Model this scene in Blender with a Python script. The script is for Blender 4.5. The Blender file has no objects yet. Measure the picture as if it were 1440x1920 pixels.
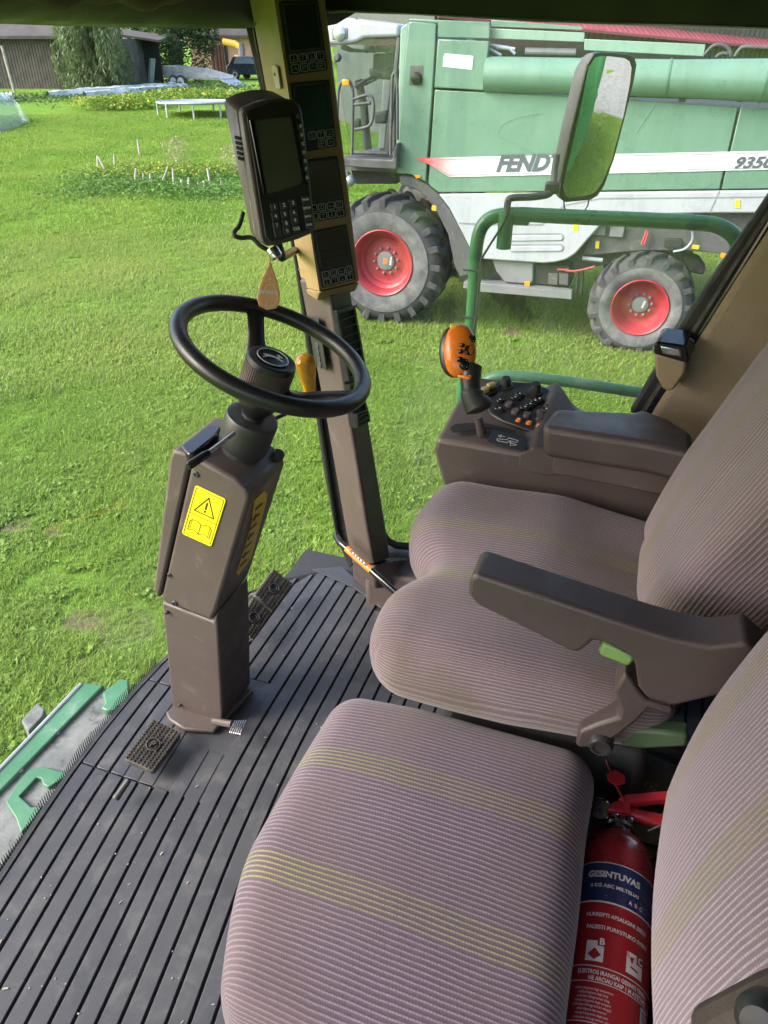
import bpy, math, random
import numpy as np
from math import sin, cos, pi, radians, atan, sqrt
from mathutils import Vector, Matrix, noise as mnoise
random.seed(7)
rng = np.random.default_rng(7)
scene = bpy.context.scene
col = scene.collection

# ------------------------------------------------------------------ camera
# x = towards the rear of the cab, y = across the cab to the right-hand side, z = up
FPX = 1331.0
PITCH = atan(860 / FPX)
YAW = atan(560 / (FPX / cos(PITCH)))
CZ = 3.5                 # camera height above the field
FL = CZ - 1.42           # cab floor
Hd = Vector((-sin(YAW), cos(YAW), 0)); Rt = Vector((cos(YAW), sin(YAW), 0)); Uz = Vector((0, 0, 1))
FW = Hd * cos(PITCH) - Uz * sin(PITCH); UP = Hd * sin(PITCH) + Uz * cos(PITCH)
CAM = Vector((0, 0, CZ))
cd = bpy.data.cameras.new('camera'); cam = bpy.data.objects.new('camera', cd); col.objects.link(cam)
cam.matrix_world = Matrix(((Rt.x, UP.x, -FW.x, 0), (Rt.y, UP.y, -FW.y, 0), (Rt.z, UP.z, -FW.z, CZ), (0, 0, 0, 1)))
cd.sensor_fit = 'VERTICAL'; cd.sensor_height = 36; cd.sensor_width = 27; cd.lens = 36 * FPX / 1920
cd.clip_start = 0.02; cd.clip_end = 2000
scene.camera = cam
scene.render.resolution_x = 768; scene.render.resolution_y = 1024

# ------------------------------------------------------------------ light
world = bpy.data.worlds.new('World'); scene.world = world; world.use_nodes = True
wn = world.node_tree; wn.nodes.clear()
sky = wn.nodes.new('ShaderNodeTexSky'); sky.sky_type = 'NISHITA'; sky.sun_disc = False
SUN_EL, SUN_AZ = radians(36), radians(238)       # azimuth clockwise from +y
sky.sun_elevation = SUN_EL; sky.sun_rotation = SUN_AZ
sky.air_density = 1.0; sky.dust_density = 3.5; sky.ozone_density = 1.0
bg = wn.nodes.new('ShaderNodeBackground'); bg.inputs['Strength'].default_value = 0.15
wo = wn.nodes.new('ShaderNodeOutputWorld')
wn.links.new(sky.outputs[0], bg.inputs[0]); wn.links.new(bg.outputs[0], wo.inputs[0])
sd = bpy.data.lights.new('sun', 'SUN'); sun = bpy.data.objects.new('sun', sd); col.objects.link(sun)
sd.energy = 1.35; sd.angle = radians(28); sd.color = (1, 0.96, 0.9)
sdir = Vector((sin(SUN_AZ) * cos(SUN_EL), cos(SUN_AZ) * cos(SUN_EL), sin(SUN_EL)))
sun.rotation_euler = sdir.to_track_quat('Z', 'Y').to_euler()
vs = scene.view_settings; vs.view_transform = 'Standard'; vs.look = 'None'; vs.gamma = 1; vs.use_curve_mapping = False
vs.exposure = 1.9
scene.cycles.max_bounces = 8; scene.cycles.diffuse_bounces = 4; scene.cycles.transparent_max_bounces = 16
scene.cycles.sample_clamp_indirect = 6; scene.cycles.caustics_reflective = False; scene.cycles.caustics_refractive = False

# ------------------------------------------------------------------ placing: a sight line cut with a real plane
def ray(x, y): return (Rt * (x - 720) + UP * (960 - y)) / FPX + FW
def atD(x, y, d): return CAM + ray(x, y) * d
def atX(x, y, v): r = ray(x, y); return CAM + r * (v / r.x)
def atY(x, y, v): r = ray(x, y); return CAM + r * (v / r.y)
def atZ(x, y, v): r = ray(x, y); return CAM + r * ((v - CZ) / r.z)
def atP(x, y, p0, n): r = ray(x, y); return CAM + r * ((Vector(p0) - CAM).dot(n) / r.dot(n))
def V(*a): return Vector(a)

# ------------------------------------------------------------------ materials
MATS = {}
class NT:
    def __init__(s, m): s.t = m.node_tree; s.n = s.t.nodes; s.l = s.t.links
    def new(s, k, **kw):
        n = s.n.new(k)
        for a, b in kw.items(): setattr(n, a, b)
        return n
    def put(s, sock, v):
        if hasattr(v, 'is_output'): s.l.new(v, sock)
        else:
            if isinstance(v, tuple) and len(v) == 3 and sock.type == 'RGBA': v = (*v, 1)
            sock.default_value = v
    def math(s, op, a, b=0.0, c=None, clamp=False):
        n = s.new('ShaderNodeMath', operation=op, use_clamp=clamp)
        s.put(n.inputs[0], a); s.put(n.inputs[1], b)
        if c is not None: s.put(n.inputs[2], c)
        return n.outputs[0]
    def mix(s, f, a, b, mode='MIX'):
        n = s.new('ShaderNodeMix', data_type='RGBA', blend_type=mode)
        s.put(n.inputs[0], f); s.put(n.inputs[6], a); s.put(n.inputs[7], b); return n.outputs[2]
    def noise(s, scale, detail=4, rough=.55, vec=None, dist=0):
        n = s.new('ShaderNodeTexNoise'); n.inputs['Scale'].default_value = scale; n.inputs['Detail'].default_value = detail
        n.inputs['Roughness'].default_value = rough; n.inputs['Distortion'].default_value = dist
        if vec is not None: s.l.new(vec, n.inputs['Vector'])
        return n.outputs[0]
    def rng(s, v, a, b, c=0.0, d=1.0):
        n = s.new('ShaderNodeMapRange'); n.interpolation_type = 'SMOOTHSTEP'
        s.put(n.inputs[0], v); n.inputs[1].default_value = a; n.inputs[2].default_value = b
        n.inputs[3].default_value = c; n.inputs[4].default_value = d; return n.outputs[0]
    def attr(s, name, out='Fac'):
        n = s.new('ShaderNodeAttribute', attribute_name=name); return n.outputs[out]
    def coord(s, k='Object'): return s.new('ShaderNodeTexCoord').outputs[k]
    def bump(s, h, strength=.3, dist=.01):
        n = s.new('ShaderNodeBump'); n.inputs['Strength'].default_value = strength; n.inputs['Distance'].default_value = dist
        s.l.new(h, n.inputs['Height']); return n.outputs[0]
def base_mat(name):
    m = bpy.data.materials.new(name); m.use_nodes = True; MATS[name] = m
    t = NT(m); p = t.n['Principled BSDF']; return m, t, p
def pm(name, c, rough=.5, metal=0.0, spec=.5, c2=None, ns=6.0, nlo=.35, nhi=.7, bs=0, bst=.15, bd=.004, rv=.12, coat=0, dirt=None, dlo=.55, dhi=.72, dscale=9.0):
    """plain painted / moulded surface: two close tones, roughness that wanders, fine grain, optional dust or wear"""
    m, t, p = base_mat(name)
    co = t.coord()
    n = t.noise(ns, 5, .6, co)
    if c2 is None: c2 = tuple(x * .82 for x in c)
    cc = t.mix(t.rng(n, nlo, nhi), c, c2)
    if dirt:
        dm = t.rng(t.noise(dscale, 8, .7, co, .4), dlo, dhi); cc = t.mix(dm, cc, dirt)
    t.put(p.inputs['Base Color'], cc)
    r = t.rng(t.noise(ns * 2.3, 6, .65, co), .3, .7, max(.02, rough - rv), min(1, rough + rv)); t.put(p.inputs['Roughness'], r)
    p.inputs['Metallic'].default_value = metal; p.inputs['Specular IOR Level'].default_value = spec
    p.inputs['Coat Weight'].default_value = coat
    if bs: t.put(p.inputs['Normal'], t.bump(t.noise(bs, 3, .6, co), bst, bd))
    return m

# ------------------------------------------------------------------ mesh building
class MB:
    def __init__(s): s.v = []; s.f = []; s.mi = []; s.att = {}
    def add(s, vs_, fs, mi=0):
        o = len(s.v); s.v += [Vector(v) for v in vs_]; s.f += [[i + o for i in f] for f in fs]; s.mi += [mi] * len(fs); return o
    def box(s, c, size, rot=None, mi=0):
        c = Vector(c); hx, hy, hz = size[0] / 2, size[1] / 2, size[2] / 2
        pts = [Vector((x * hx, y * hy, z * hz)) for x in (-1, 1) for y in (-1, 1) for z in (-1, 1)]
        if rot is not None: pts = [rot @ p for p in pts]
        s.add([p + c for p in pts], [(0, 1, 3, 2), (4, 6, 7, 5), (0, 4, 5, 1), (2, 3, 7, 6), (0, 2, 6, 4), (1, 5, 7, 3)], mi); return s
    def span(s, a, b, mi=0):
        return s.box([(a[i] + b[i]) / 2 for i in range(3)], [abs(b[i] - a[i]) for i in range(3)], None, mi)
    def prism(s, pts, ext, mi=0, pts2=None):
        pts = [Vector(p) for p in pts]; n = len(pts)
        b = [p + Vector(ext) for p in pts] if pts2 is None else [Vector(p) for p in pts2]
        s.add(pts + b, [list(range(n))[::-1], list(range(n, 2 * n))] + [(i, (i + 1) % n, n + (i + 1) % n, n + i) for i in range(n)], mi); return s
    def tube(s, path, r, seg=10, mi=0, caps=True, closed=False):
        path = [Vector(p) for p in path]; n = len(path); rs = r if isinstance(r, (list, tuple)) else [r] * n
        vs_ = []; up = None
        for i, p in enumerate(path):
            a = path[(i - 1) % n] if (i > 0 or closed) else p; b = path[(i + 1) % n] if (i < n - 1 or closed) else p
            t = (b - a).normalized()
            if up is None:
                up = t.orthogonal().normalized()
            up = (up - t * up.dot(t)).normalized(); w = t.cross(up)
            for k in range(seg):
                q = 2 * pi * k / seg; vs_.append(p + (up * cos(q) + w * sin(q)) * rs[i])
        fs = []
        for i in range(n if closed else n - 1):
            j = (i + 1) % n
            for k in range(seg):
                k2 = (k + 1) % seg; fs.append((i * seg + k, j * seg + k, j * seg + k2, i * seg + k2))
        if caps and not closed: fs += [list(range(seg))[::-1], list(range((n - 1) * seg, n * seg))]
        s.add(vs_, fs, mi); return s
    def lathe(s, prof, o, axis, seg=24, mi=0, cap0=True, cap1=True):
        o = Vector(o); ax = Vector(axis).normalized(); u = ax.orthogonal().normalized(); w = ax.cross(u)
        vs_ = []
        for r, h in prof:
            for k in range(seg):
                q = 2 * pi * k / seg; vs_.append(o + ax * h + (u * cos(q) + w * sin(q)) * r)
        n = len(prof); fs = [(i * seg + k, i * seg + (k + 1) % seg, (i + 1) * seg + (k + 1) % seg, (i + 1) * seg + k) for i in range(n - 1) for k in range(seg)]
        if cap0: fs.append(list(range(seg))[::-1])
        if cap1: fs.append(list(range((n - 1) * seg, n * seg)))
        s.add(vs_, fs, mi); return s
    def ball(s, c, r, seg=16, rings=10, M=None, mi=0):
        c = Vector(c); vs_ = []; rr = r if isinstance(r, (tuple, list)) else (r, r, r)
        for i in range(rings + 1):
            th = pi * i / rings
            for k in range(seg):
                q = 2 * pi * k / seg; p = Vector((rr[0] * sin(th) * cos(q), rr[1] * sin(th) * sin(q), rr[2] * cos(th)))
                vs_.append(c + (M @ p if M is not None else p))
        s.add(vs_, [(i * seg + k, (i + 1) * seg + k, (i + 1) * seg + (k + 1) % seg, i * seg + (k + 1) % seg) for i in range(rings) for k in range(seg)], mi); return s
    def sheet(s, rows, mi=0):
        n = len(rows); m = len(rows[0])
        s.add([p for r in rows for p in r], [(i * m + j, i * m + j + 1, (i + 1) * m + j + 1, (i + 1) * m + j) for i in range(n - 1) for j in range(m - 1)], mi); return s

def wloc(o):
    p = Vector((0, 0, 0))
    while o is not None: p = p + Vector(o.location); o = o.parent
    return p
def obj(name, mb, mat, parent=None, smooth=35, bevel=0.0, bseg=2, label=None, cat=None, group=None, kind=None, subsurf=0):
    me = bpy.data.meshes.new(name)
    if parent is not None: loc = wloc(parent)
    else:
        a = np.array([tuple(v) for v in mb.v]); loc = Vector(((a[:, 0].min() + a[:, 0].max()) / 2, (a[:, 1].min() + a[:, 1].max()) / 2, a[:, 2].min()))
    me.from_pydata([tuple(v - loc) for v in mb.v], [], mb.f)
    ms = mat if isinstance(mat, (list, tuple)) else [mat]
    for m in ms: me.materials.append(MATS[m] if isinstance(m, str) else m)
    if len(ms) > 1: me.polygons.foreach_set('material_index', mb.mi)
    for k, vals in mb.att.items():
        at = me.attributes.new(k, 'FLOAT', 'POINT'); at.data.foreach_set('value', vals)
    if smooth:
        me.polygons.foreach_set('use_smooth', [True] * len(me.polygons)); me.set_sharp_from_angle(angle=radians(smooth))
    me.validate()
    import bmesh
    bm = bmesh.new(); bm.from_mesh(me); bmesh.ops.recalc_face_normals(bm, faces=bm.faces); bm.to_mesh(me); bm.free()
    o = bpy.data.objects.new(name, me); col.objects.link(o)
    if parent is not None: o.parent = parent
    else: o.location = loc
    if subsurf:
        md = o.modifiers.new('s', 'SUBSURF'); md.levels = subsurf; md.render_levels = subsurf
    if bevel:
        md = o.modifiers.new('b', 'BEVEL'); md.width = bevel; md.segments = bseg; md.limit_method = 'ANGLE'; md.angle_limit = radians(32); md.use_clamp_overlap = True
        md.harden_normals = False
    tag(o, label, cat, group, kind); return o
def tag(o, label=None, cat=None, group=None, kind=None):
    for k, v in (('label', label), ('category', cat), ('group', group), ('kind', kind)):
        if v: o[k] = v
    return o
def thing(name, loc, label=None, cat=None, group=None, kind=None):
    o = bpy.data.objects.new(name, None); o.empty_display_size = .1; col.objects.link(o); o.location = loc
    return tag(o, label, cat, group, kind)
def text_mesh(txt, size, origin, right, up, shear=0.0, lift=0.0, bold=0.0, align='LEFT', width=None, thick=0.0004):
    cu = bpy.data.curves.new('t', 'FONT'); cu.body = txt; cu.size = size; cu.shear = shear; cu.offset = bold; cu.align_x = align; cu.resolution_u = 3
    cu.extrude = thick
    to = bpy.data.objects.new('t', cu); col.objects.link(to)
    dg = bpy.context.evaluated_depsgraph_get(); me = bpy.data.meshes.new_from_object(to.evaluated_get(dg))
    right = Vector(right).normalized(); up = Vector(up).normalized(); nrm = right.cross(up)
    sx = 1.0
    if width:
        xs = [v.co.x for v in me.vertices]; w = max(xs) - min(xs); sx = width / w
    mb = MB(); mb.add([Vector(origin) + right * v.co.x * sx + up * v.co.y + nrm * (v.co.z + lift) for v in me.vertices], [list(p.vertices) for p in me.polygons])
    bpy.data.objects.remove(to); bpy.data.curves.remove(cu); bpy.data.meshes.remove(me)
    return mb
def arc(c, r, a0, a1, n, u, w):
    return [Vector(c) + Vector(u) * r * cos(a0 + (a1 - a0) * i / n) + Vector(w) * r * sin(a0 + (a1 - a0) * i / n) for i in range(n + 1)]
def smooth_path(pts, n=8):
    pts = [Vector(p) for p in pts]; out = []
    for i in range(len(pts) - 1):
        p0 = pts[max(i - 1, 0)]; p1 = pts[i]; p2 = pts[i + 1]; p3 = pts[min(i + 2, len(pts) - 1)]
        for k in range(n):
            t = k / n
            out.append(.5 * ((2 * p1) + (p2 - p0) * t + (2 * p0 - 5 * p1 + 4 * p2 - p3) * t * t + (3 * p1 - p0 - 3 * p2 + p3) * t ** 3))
    out.append(pts[-1]); return out
def lerp(a, b, t): return a + (b - a) * t
def quad_map(c4):
    """c4: top-left, top-right, bottom-right, bottom-left -> function (u,v)"""
    a, b, c, d = [Vector(p) for p in c4]
    return lambda u, v: lerp(lerp(a, b, u), lerp(d, c, u), v)
def interp(x, xs, ys): return float(np.interp(x, xs, ys))
# ------------------------------------------------------------------ material list
pm('brown_plastic', (.088, .066, .061), .5, c2=(.075, .056, .051), ns=3, bs=900, bst=.25, bd=.0006, dirt=(.14, .118, .105), dlo=.53, dhi=.82, dscale=17)
pm('brown_scuffed', (.085, .064, .059), .48, c2=(.072, .053, .048), ns=3, bs=900, bst=.25, bd=.0006, dirt=(.15, .124, .11), dlo=.55, dhi=.8, dscale=19, rv=.18)
pm('brown_vinyl', (.062, .045, .045), .42, c2=(.052, .037, .037), ns=4, bs=420, bst=.6, bd=.0014, dirt=(.09, .07, .064), dlo=.56, dhi=.85, dscale=15, rv=.16)
pm('tan_plastic', (.34, .235, .11), .5, c2=(.31, .21, .1), ns=3, bs=800, bst=.15, bd=.0004)  # tower side face: brightness from the light put into a paler tan
pm('tan_front', (.3, .198, .1), .45, c2=(.275, .178, .09), ns=3, bs=800, bst=.15, bd=.0004)
pm('beige_metal', (.5, .46, .36), .5)
pm('black_plastic', (.02, .02, .022), .42, c2=(.024, .023, .024), ns=5, bs=700, bst=.2, bd=.0005, dirt=(.06, .055, .05), dlo=.62, dhi=.85)
pm('black_gloss', (.012, .012, .014), .16, rv=.06)
pm('black_rubber', (.02, .02, .021), .6, c2=(.03, .029, .028), ns=12, bs=200, bst=.2, dirt=(.1, .09, .08), dlo=.6, dhi=.85)
pm('wheel_grip', (.012, .012, .0125), .36, rv=.08, bs=600, bst=.2, bd=.0004)
pm('mat_rubber', (.044, .045, .053), .52, c2=(.054, .055, .062), ns=5, bs=500, bst=.3, bd=.0006, dirt=(.105, .1, .1), dlo=.46, dhi=.78, dscale=15)
pm('mat_groove', (.014, .014, .015), .85)
pm('pedal_rubber', (.05, .044, .04), .62, c2=(.07, .06, .054), ns=20, bs=300, bst=.3, bd=.001, dirt=(.16, .14, .12), dlo=.5, dhi=.75, dscale=30)
pm('screen_dark', (.02, .024, .028), .16, rv=.04)
pm('screen_green', (.075, .082, .062), .14, rv=.04)
pm('screen_brown', (.06, .055, .043), .14, rv=.04)
pm('silver_line', (.42, .42, .43), .35, metal=.4)
pm('print_white', (.75, .75, .74), .5)
pm('key_grey', (.045, .05, .055), .5)
pm('orange_plastic', (.75, .19, .012), .32, c2=(.7, .165, .01), coat=.2)
pm('orange_yellow', (.9, .43, .035), .3, coat=.3)
pm('orange_sticker', (.85, .22, .03), .5)
pm('yellow_sticker', (.88, .72, .012), .45, c2=(.82, .66, .012))
pm('yellow_dull', (.56, .41, .03), .5)
pm('sticker_ink', (.02, .018, .015), .5)
pm('yellow_knob', (.8, .62, .06), .4)
pm('khaki_knob', (.42, .38, .15), .5)
pm('steel', (.5, .5, .5), .32, metal=1, c2=(.35, .33, .31), ns=30)
pm('chrome', (.75, .75, .76), .15, metal=1)
pm('dark_steel', (.06, .06, .062), .5, metal=.6, dirt=(.15, .11, .08))
pm('jd_green', (.028, .17, .062), .35, c2=(.022, .14, .05), ns=5, coat=.15, dirt=(.1, .2, .11), dlo=.6, dhi=.85)
pm('jd_green_faded', (.05, .175, .088), .45, c2=(.07, .205, .115), ns=9, dirt=(.22, .3, .24), dlo=.56, dhi=.8)
pm('worn_grey', (.12, .13, .13), .75, c2=(.2, .21, .21), ns=14, bs=90, bst=.5, bd=.003, dirt=(.05, .055, .055), dlo=.5, dhi=.7, dscale=22)
pm('lever_green', (.17, .3, .09), .4)
pm('lever_green_dark', (.06, .1, .05), .5)
pm('headliner', (.065, .054, .04), .95, c2=(.05, .042, .03), ns=8, bs=260, bst=.5, bd=.002)
pm('trim_fabric', (.34, .265, .18), .95, c2=(.26, .2, .13), ns=4, bs=330, bst=.7, bd=.003, dirt=(.42, .34, .25), dlo=.52, dhi=.8, dscale=260)
pm('tag_orange', (.82, .42, .2), .6, c2=(.8, .38, .17))
pm('tag_light', (.95, .68, .45), .6)
pm('ext_red', (.25, .012, .016), .3, c2=(.2, .01, .012), ns=8, coat=.25, dirt=(.55, .4, .4), dlo=.7, dhi=.74, dscale=34)
pm('ext_label', (.29, .013, .018), .38, c2=(.25, .011, .015), dirt=(.62, .5, .5), dlo=.68, dhi=.71, dscale=40)
pm('ext_blue', (.02, .028, .09), .35, dirt=(.6, .58, .58), dlo=.66, dhi=.69, dscale=36)
pm('ext_white', (.58, .54, .54), .45, dirt=(.5, .2, .2), dlo=.6, dhi=.64, dscale=60)
pm('ext_handle', (.6, .03, .04), .35)
pm('old_mat', (.055, .043, .03), .95, c2=(.03, .025, .02), ns=18, bs=120, bst=.8, bd=.006, dirt=(.2, .19, .08), dlo=.62, dhi=.72, dscale=45)
# the neighbouring combine
pm('fendt_green', (.135, .25, .19), .34, c2=(.122, .232, .173), ns=1.4, coat=.3, dirt=(.17, .275, .215), dlo=.5, dhi=.85, dscale=4)
pm('fendt_green_dark', (.1, .215, .15), .34, c2=(.095, .2, .14), ns=1.4, coat=.25)
pm('fendt_pale', (.2, .33, .26), .4, c2=(.215, .345, .275), ns=2, coat=.2)
pm('fendt_grey', (.42, .44, .49), .35, c2=(.385, .405, .455), ns=1.2, coat=.3, dirt=(.33, .33, .35), dlo=.52, dhi=.85, dscale=3)
pm('fendt_shade', (.25, .265, .3), .4)  # dimmed fairing grey: shade of creases and louvre slots painted in
pm('decal_white', (.62, .65, .67), .35)
pm('decal_ink', (.1, .115, .15), .4)
pm('decal_line', (.3, .3, .36), .4)
pm('seam_dark', (.03, .05, .04), .7)
pm('chassis', (.085, .087, .095), .65, c2=(.06, .06, .066), ns=3, dirt=(.16, .145, .13), dlo=.5, dhi=.75)
pm('chassis_light', (.2, .205, .22), .55, c2=(.16, .165, .175), ns=3, dirt=(.2, .18, .16))
pm('chassis_dark', (.022, .022, .024), .7)
pm('tyre', (.04, .041, .047), .85, c2=(.06, .06, .064), ns=5, bs=60, bst=.3, bd=.01, dirt=(.1, .095, .092), dlo=.5, dhi=.75, dscale=7)
pm('tyre_wall', (.15, .15, .158), .9, c2=(.075, .076, .082), ns=4, bs=60, bst=.3, bd=.01, dirt=(.2, .195, .19), dlo=.48, dhi=.75, dscale=5)
pm('rim_red', (.36, .03, .045), .42, c2=(.3, .025, .036), ns=4, dirt=(.33, .13, .12), dlo=.55, dhi=.8, dscale=7)
pm('hub_grey', (.18, .2, .21), .5)
pm('lamp_amber', (.9, .3, .02), .25)
pm('lamp_glass', (.75, .77, .78), .12, metal=.6)
pm('hose_red', (.45, .06, .08), .5)
pm('paper_white', (.75, .75, .75), .6)
# the yard behind
pm('old_wood', (.115, .1, .09), .9, c2=(.07, .06, .057), ns=1.5, bs=30, bst=.5, bd=.01)
pm('old_wood_pale', (.2, .18, .16), .9, c2=(.12, .105, .095), ns=1.5)
pm('grey_roof', (.085, .078, .078), .9, c2=(.06, .055, .055), ns=1)
pm('red_roof', (.42, .085, .115), .55, c2=(.37, .07, .1), ns=.6)
pm('barn_tin', (.1, .11, .1), .6, c2=(.075, .082, .075), ns=.8)
pm('house_orange', (.5, .3, .2), .85, c2=(.42, .24, .16), ns=1)
pm('log_brown', (.11, .05, .035), .9, c2=(.07, .035, .025), ns=3)
pm('crane_yellow', (.7, .4, .04), .5)
pm('zinc', (.42, .45, .5), .42, metal=.5, c2=(.3, .33, .38), ns=3)
pm('car_blue', (.025, .035, .06), .25, coat=.6)
pm('car_glass', (.2, .25, .3), .08)
pm('stake_wood', (.42, .39, .33), .9, c2=(.27, .24, .2), ns=8)
pm('film_white', (.55, .58, .62), .4, c2=(.3, .34, .32), ns=2)
pm('tramp_frame', (.5, .56, .6), .4, metal=.5)
pm('tramp_mat', (.28, .3, .36), .7)
pm('bark', (.1, .075, .055), .95, c2=(.06, .045, .035), ns=6, bs=40, bst=.6, bd=.01)

def leaf_mat(name, c, c2, c3=None, trans=.35):
    m, t, p = base_mat(name)
    r = t.attr('tone')
    cc = t.mix(r, c, c2)
    if c3: cc = t.mix(t.rng(r, .82, .98), cc, c3)
    t.put(p.inputs['Base Color'], cc); p.inputs['Roughness'].default_value = .55; p.inputs['Specular IOR Level'].default_value = .25
    tr = t.new('ShaderNodeBsdfTranslucent'); t.put(tr.inputs[0], cc)
    mx = t.new('ShaderNodeMixShader'); mx.inputs[0].default_value = trans
    t.l.new(p.outputs[0], mx.inputs[1]); t.l.new(tr.outputs[0], mx.inputs[2]); t.l.new(mx.outputs[0], t.n['Material Output'].inputs[0])
    return m
leaf_mat('leaf_willow', (.11, .16, .07), (.2, .25, .13))
leaf_mat('leaf_dark', (.02, .045, .02), (.05, .09, .035))
leaf_mat('leaf_mid', (.06, .12, .03), (.13, .2, .06))
leaf_mat('leaf_garden', (.07, .18, .03), (.16, .29, .06), (.2, .34, .07))
leaf_mat('leaf_yellow', (.12, .24, .035), (.27, .36, .055), (.6, .48, .04))
leaf_mat('leaf_pale', (.3, .3, .16), (.42, .38, .22))

def glass_mat(name, refl=.06, tint=(.97, .99, .98), haze=0.0):
    """a clear pane: lets light straight through, mirrors a little more at a glancing angle, with a faint film of dust and a painted haze that pales the view"""
    m, t, p = base_mat(name); t.n.remove(p)
    tr = t.new('ShaderNodeBsdfTransparent'); t.put(tr.inputs[0], tint)
    gl = t.new('ShaderNodeBsdfGlossy'); gl.inputs['Roughness'].default_value = .02
    lw = t.new('ShaderNodeFresnel'); lw.inputs[0].default_value = 1.45
    mx = t.new('ShaderNodeMixShader'); t.put(mx.inputs[0], t.math('MULTIPLY', lw.outputs[0], 1.0 + refl))
    t.l.new(tr.outputs[0], mx.inputs[1]); t.l.new(gl.outputs[0], mx.inputs[2])
    out = mx.outputs[0]
    if haze:
        df = t.new('ShaderNodeBsdfDiffuse'); t.put(df.inputs[0], (.75, .77, .78))
        co = t.coord(); mp = t.new('ShaderNodeMapping'); mp.inputs['Rotation'].default_value = (.3, .5, .2); mp.inputs['Scale'].default_value = (6, 1.2, 1.2); t.l.new(co, mp.inputs[0])
        d = t.math('MULTIPLY', t.rng(t.noise(3, 8, .7, co), .35, .8, haze * .5, haze * 1.5), t.rng(t.noise(4, 6, .65, mp.outputs[0]), .35, .75, .6, 1.7))
        sp = t.rng(t.noise(160, 2, .5, co), .76, .8, 0, .25)
        m2 = t.new('ShaderNodeMixShader'); t.put(m2.inputs[0], t.math('ADD', d, sp, clamp=True)); t.l.new(out, m2.inputs[1]); t.l.new(df.outputs[0], m2.inputs[2]); out = m2.outputs[0]
    t.l.new(out, t.n['Material Output'].inputs[0]); return m
glass_mat('windscreen_glass', .0, haze=.06)
glass_mat('side_glass', .0, haze=.07)
glass_mat('cab_glass', .6, (.8, .86, .88), haze=.03)
glass_mat('film_faint', .0, (.9, .97, .93), haze=.05)
glass_mat('film_clear', 1.2, (.92, .93, .95), haze=.08)
m, t, p = base_mat('mirror_silver'); p.inputs['Base Color'].default_value = (.86, .88, .87, 1); p.inputs['Metallic'].default_value = 1; p.inputs['Roughness'].default_value = .015
pm('mirror_shell', (.085, .08, .095), .6, c2=(.07, .066, .08))

def seat_mat(name, groups, pitch=.0112, half=.034, base=(.27, .19, .215), thread=(.56, .47, .5), worn=None, worn_amt=.5):
    """ribbed moquette: raised pale threads over a mauve ground, a few bands of yellow-green threads"""
    m, t, p = base_mat(name)
    a = t.attr('across'); l = t.attr('along'); co = t.coord()
    wob = t.math('MULTIPLY', t.math('SUBTRACT', t.noise(9, 2, .5, co), .5), .006)
    aa = t.math('ADD', a, wob)
    ph = t.math('MULTIPLY', aa, 2 * pi / pitch)
    rib = t.math('MULTIPLY_ADD', t.math('SINE', ph), .5, .5)
    line = t.rng(rib, .58, .95)
    st = t.math('SINE', t.math('ADD', t.math('MULTIPLY', l, 2 * pi / .0042), t.math('MULTIPLY', aa, 420.0)))
    st2 = t.rng(t.math('ADD', t.math('MULTIPLY', st, .6), t.math('MULTIPLY', t.math('SUBTRACT', t.noise(330, 3, .6, co), .5), 4.0)), -.9, .7)
    lm = t.math('MULTIPLY', line, t.math('MULTIPLY_ADD', st2, .6, .4))
    big = t.rng(t.noise(6, 5, .6, co), .3, .7)
    fine = t.rng(t.noise(420, 2, .6, co), .3, .7)
    bc = t.mix(big, base, tuple(x * .84 for x in base)); bc = t.mix(t.math('MULTIPLY', fine, .45), bc, tuple(x * .5 for x in base))
    if worn:
        wm = t.math('MULTIPLY', t.rng(t.noise(4.2, 3, .5, co), .44, .66), worn_amt); bc = t.mix(wm, bc, worn)
        thread2 = t.mix(wm, thread, tuple(x * 1.5 for x in worn))
    else: thread2 = thread
    gm = None
    for g in groups:
        k = t.math('LESS_THAN', t.math('ABSOLUTE', t.math('SUBTRACT', aa, g)), half)
        gm = k if gm is None else t.math('MAXIMUM', gm, k)
    if gm is not None:
        gc = t.mix(t.rng(t.noise(14, 2, .5, co), .4, .6), (.25, .29, .075), (.3, .27, .09))
        thread2 = t.mix(t.math('MULTIPLY', gm, t.rng(t.noise(3.5, 3, .6, co), .3, .7, .42, .85)), thread2, gc); bc = t.mix(t.math('MULTIPLY', gm, .1), bc, (.12, .11, .06))
    cc = t.mix(lm, bc, thread2)
    t.put(p.inputs['Base Color'], cc); p.inputs['Roughness'].default_value = .95; p.inputs['Specular IOR Level'].default_value = .15
    p.inputs['Sheen Weight'].default_value = .25; p.inputs['Sheen Roughness'].default_value = .5
    h = t.math('ADD', t.math('MULTIPLY', rib, .7), t.math('MULTIPLY', lm, .5)); h = t.math('ADD', h, t.math('MULTIPLY', fine, .25))
    t.put(p.inputs['Normal'], t.bump(h, .45, .0018))
    return m
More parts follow.
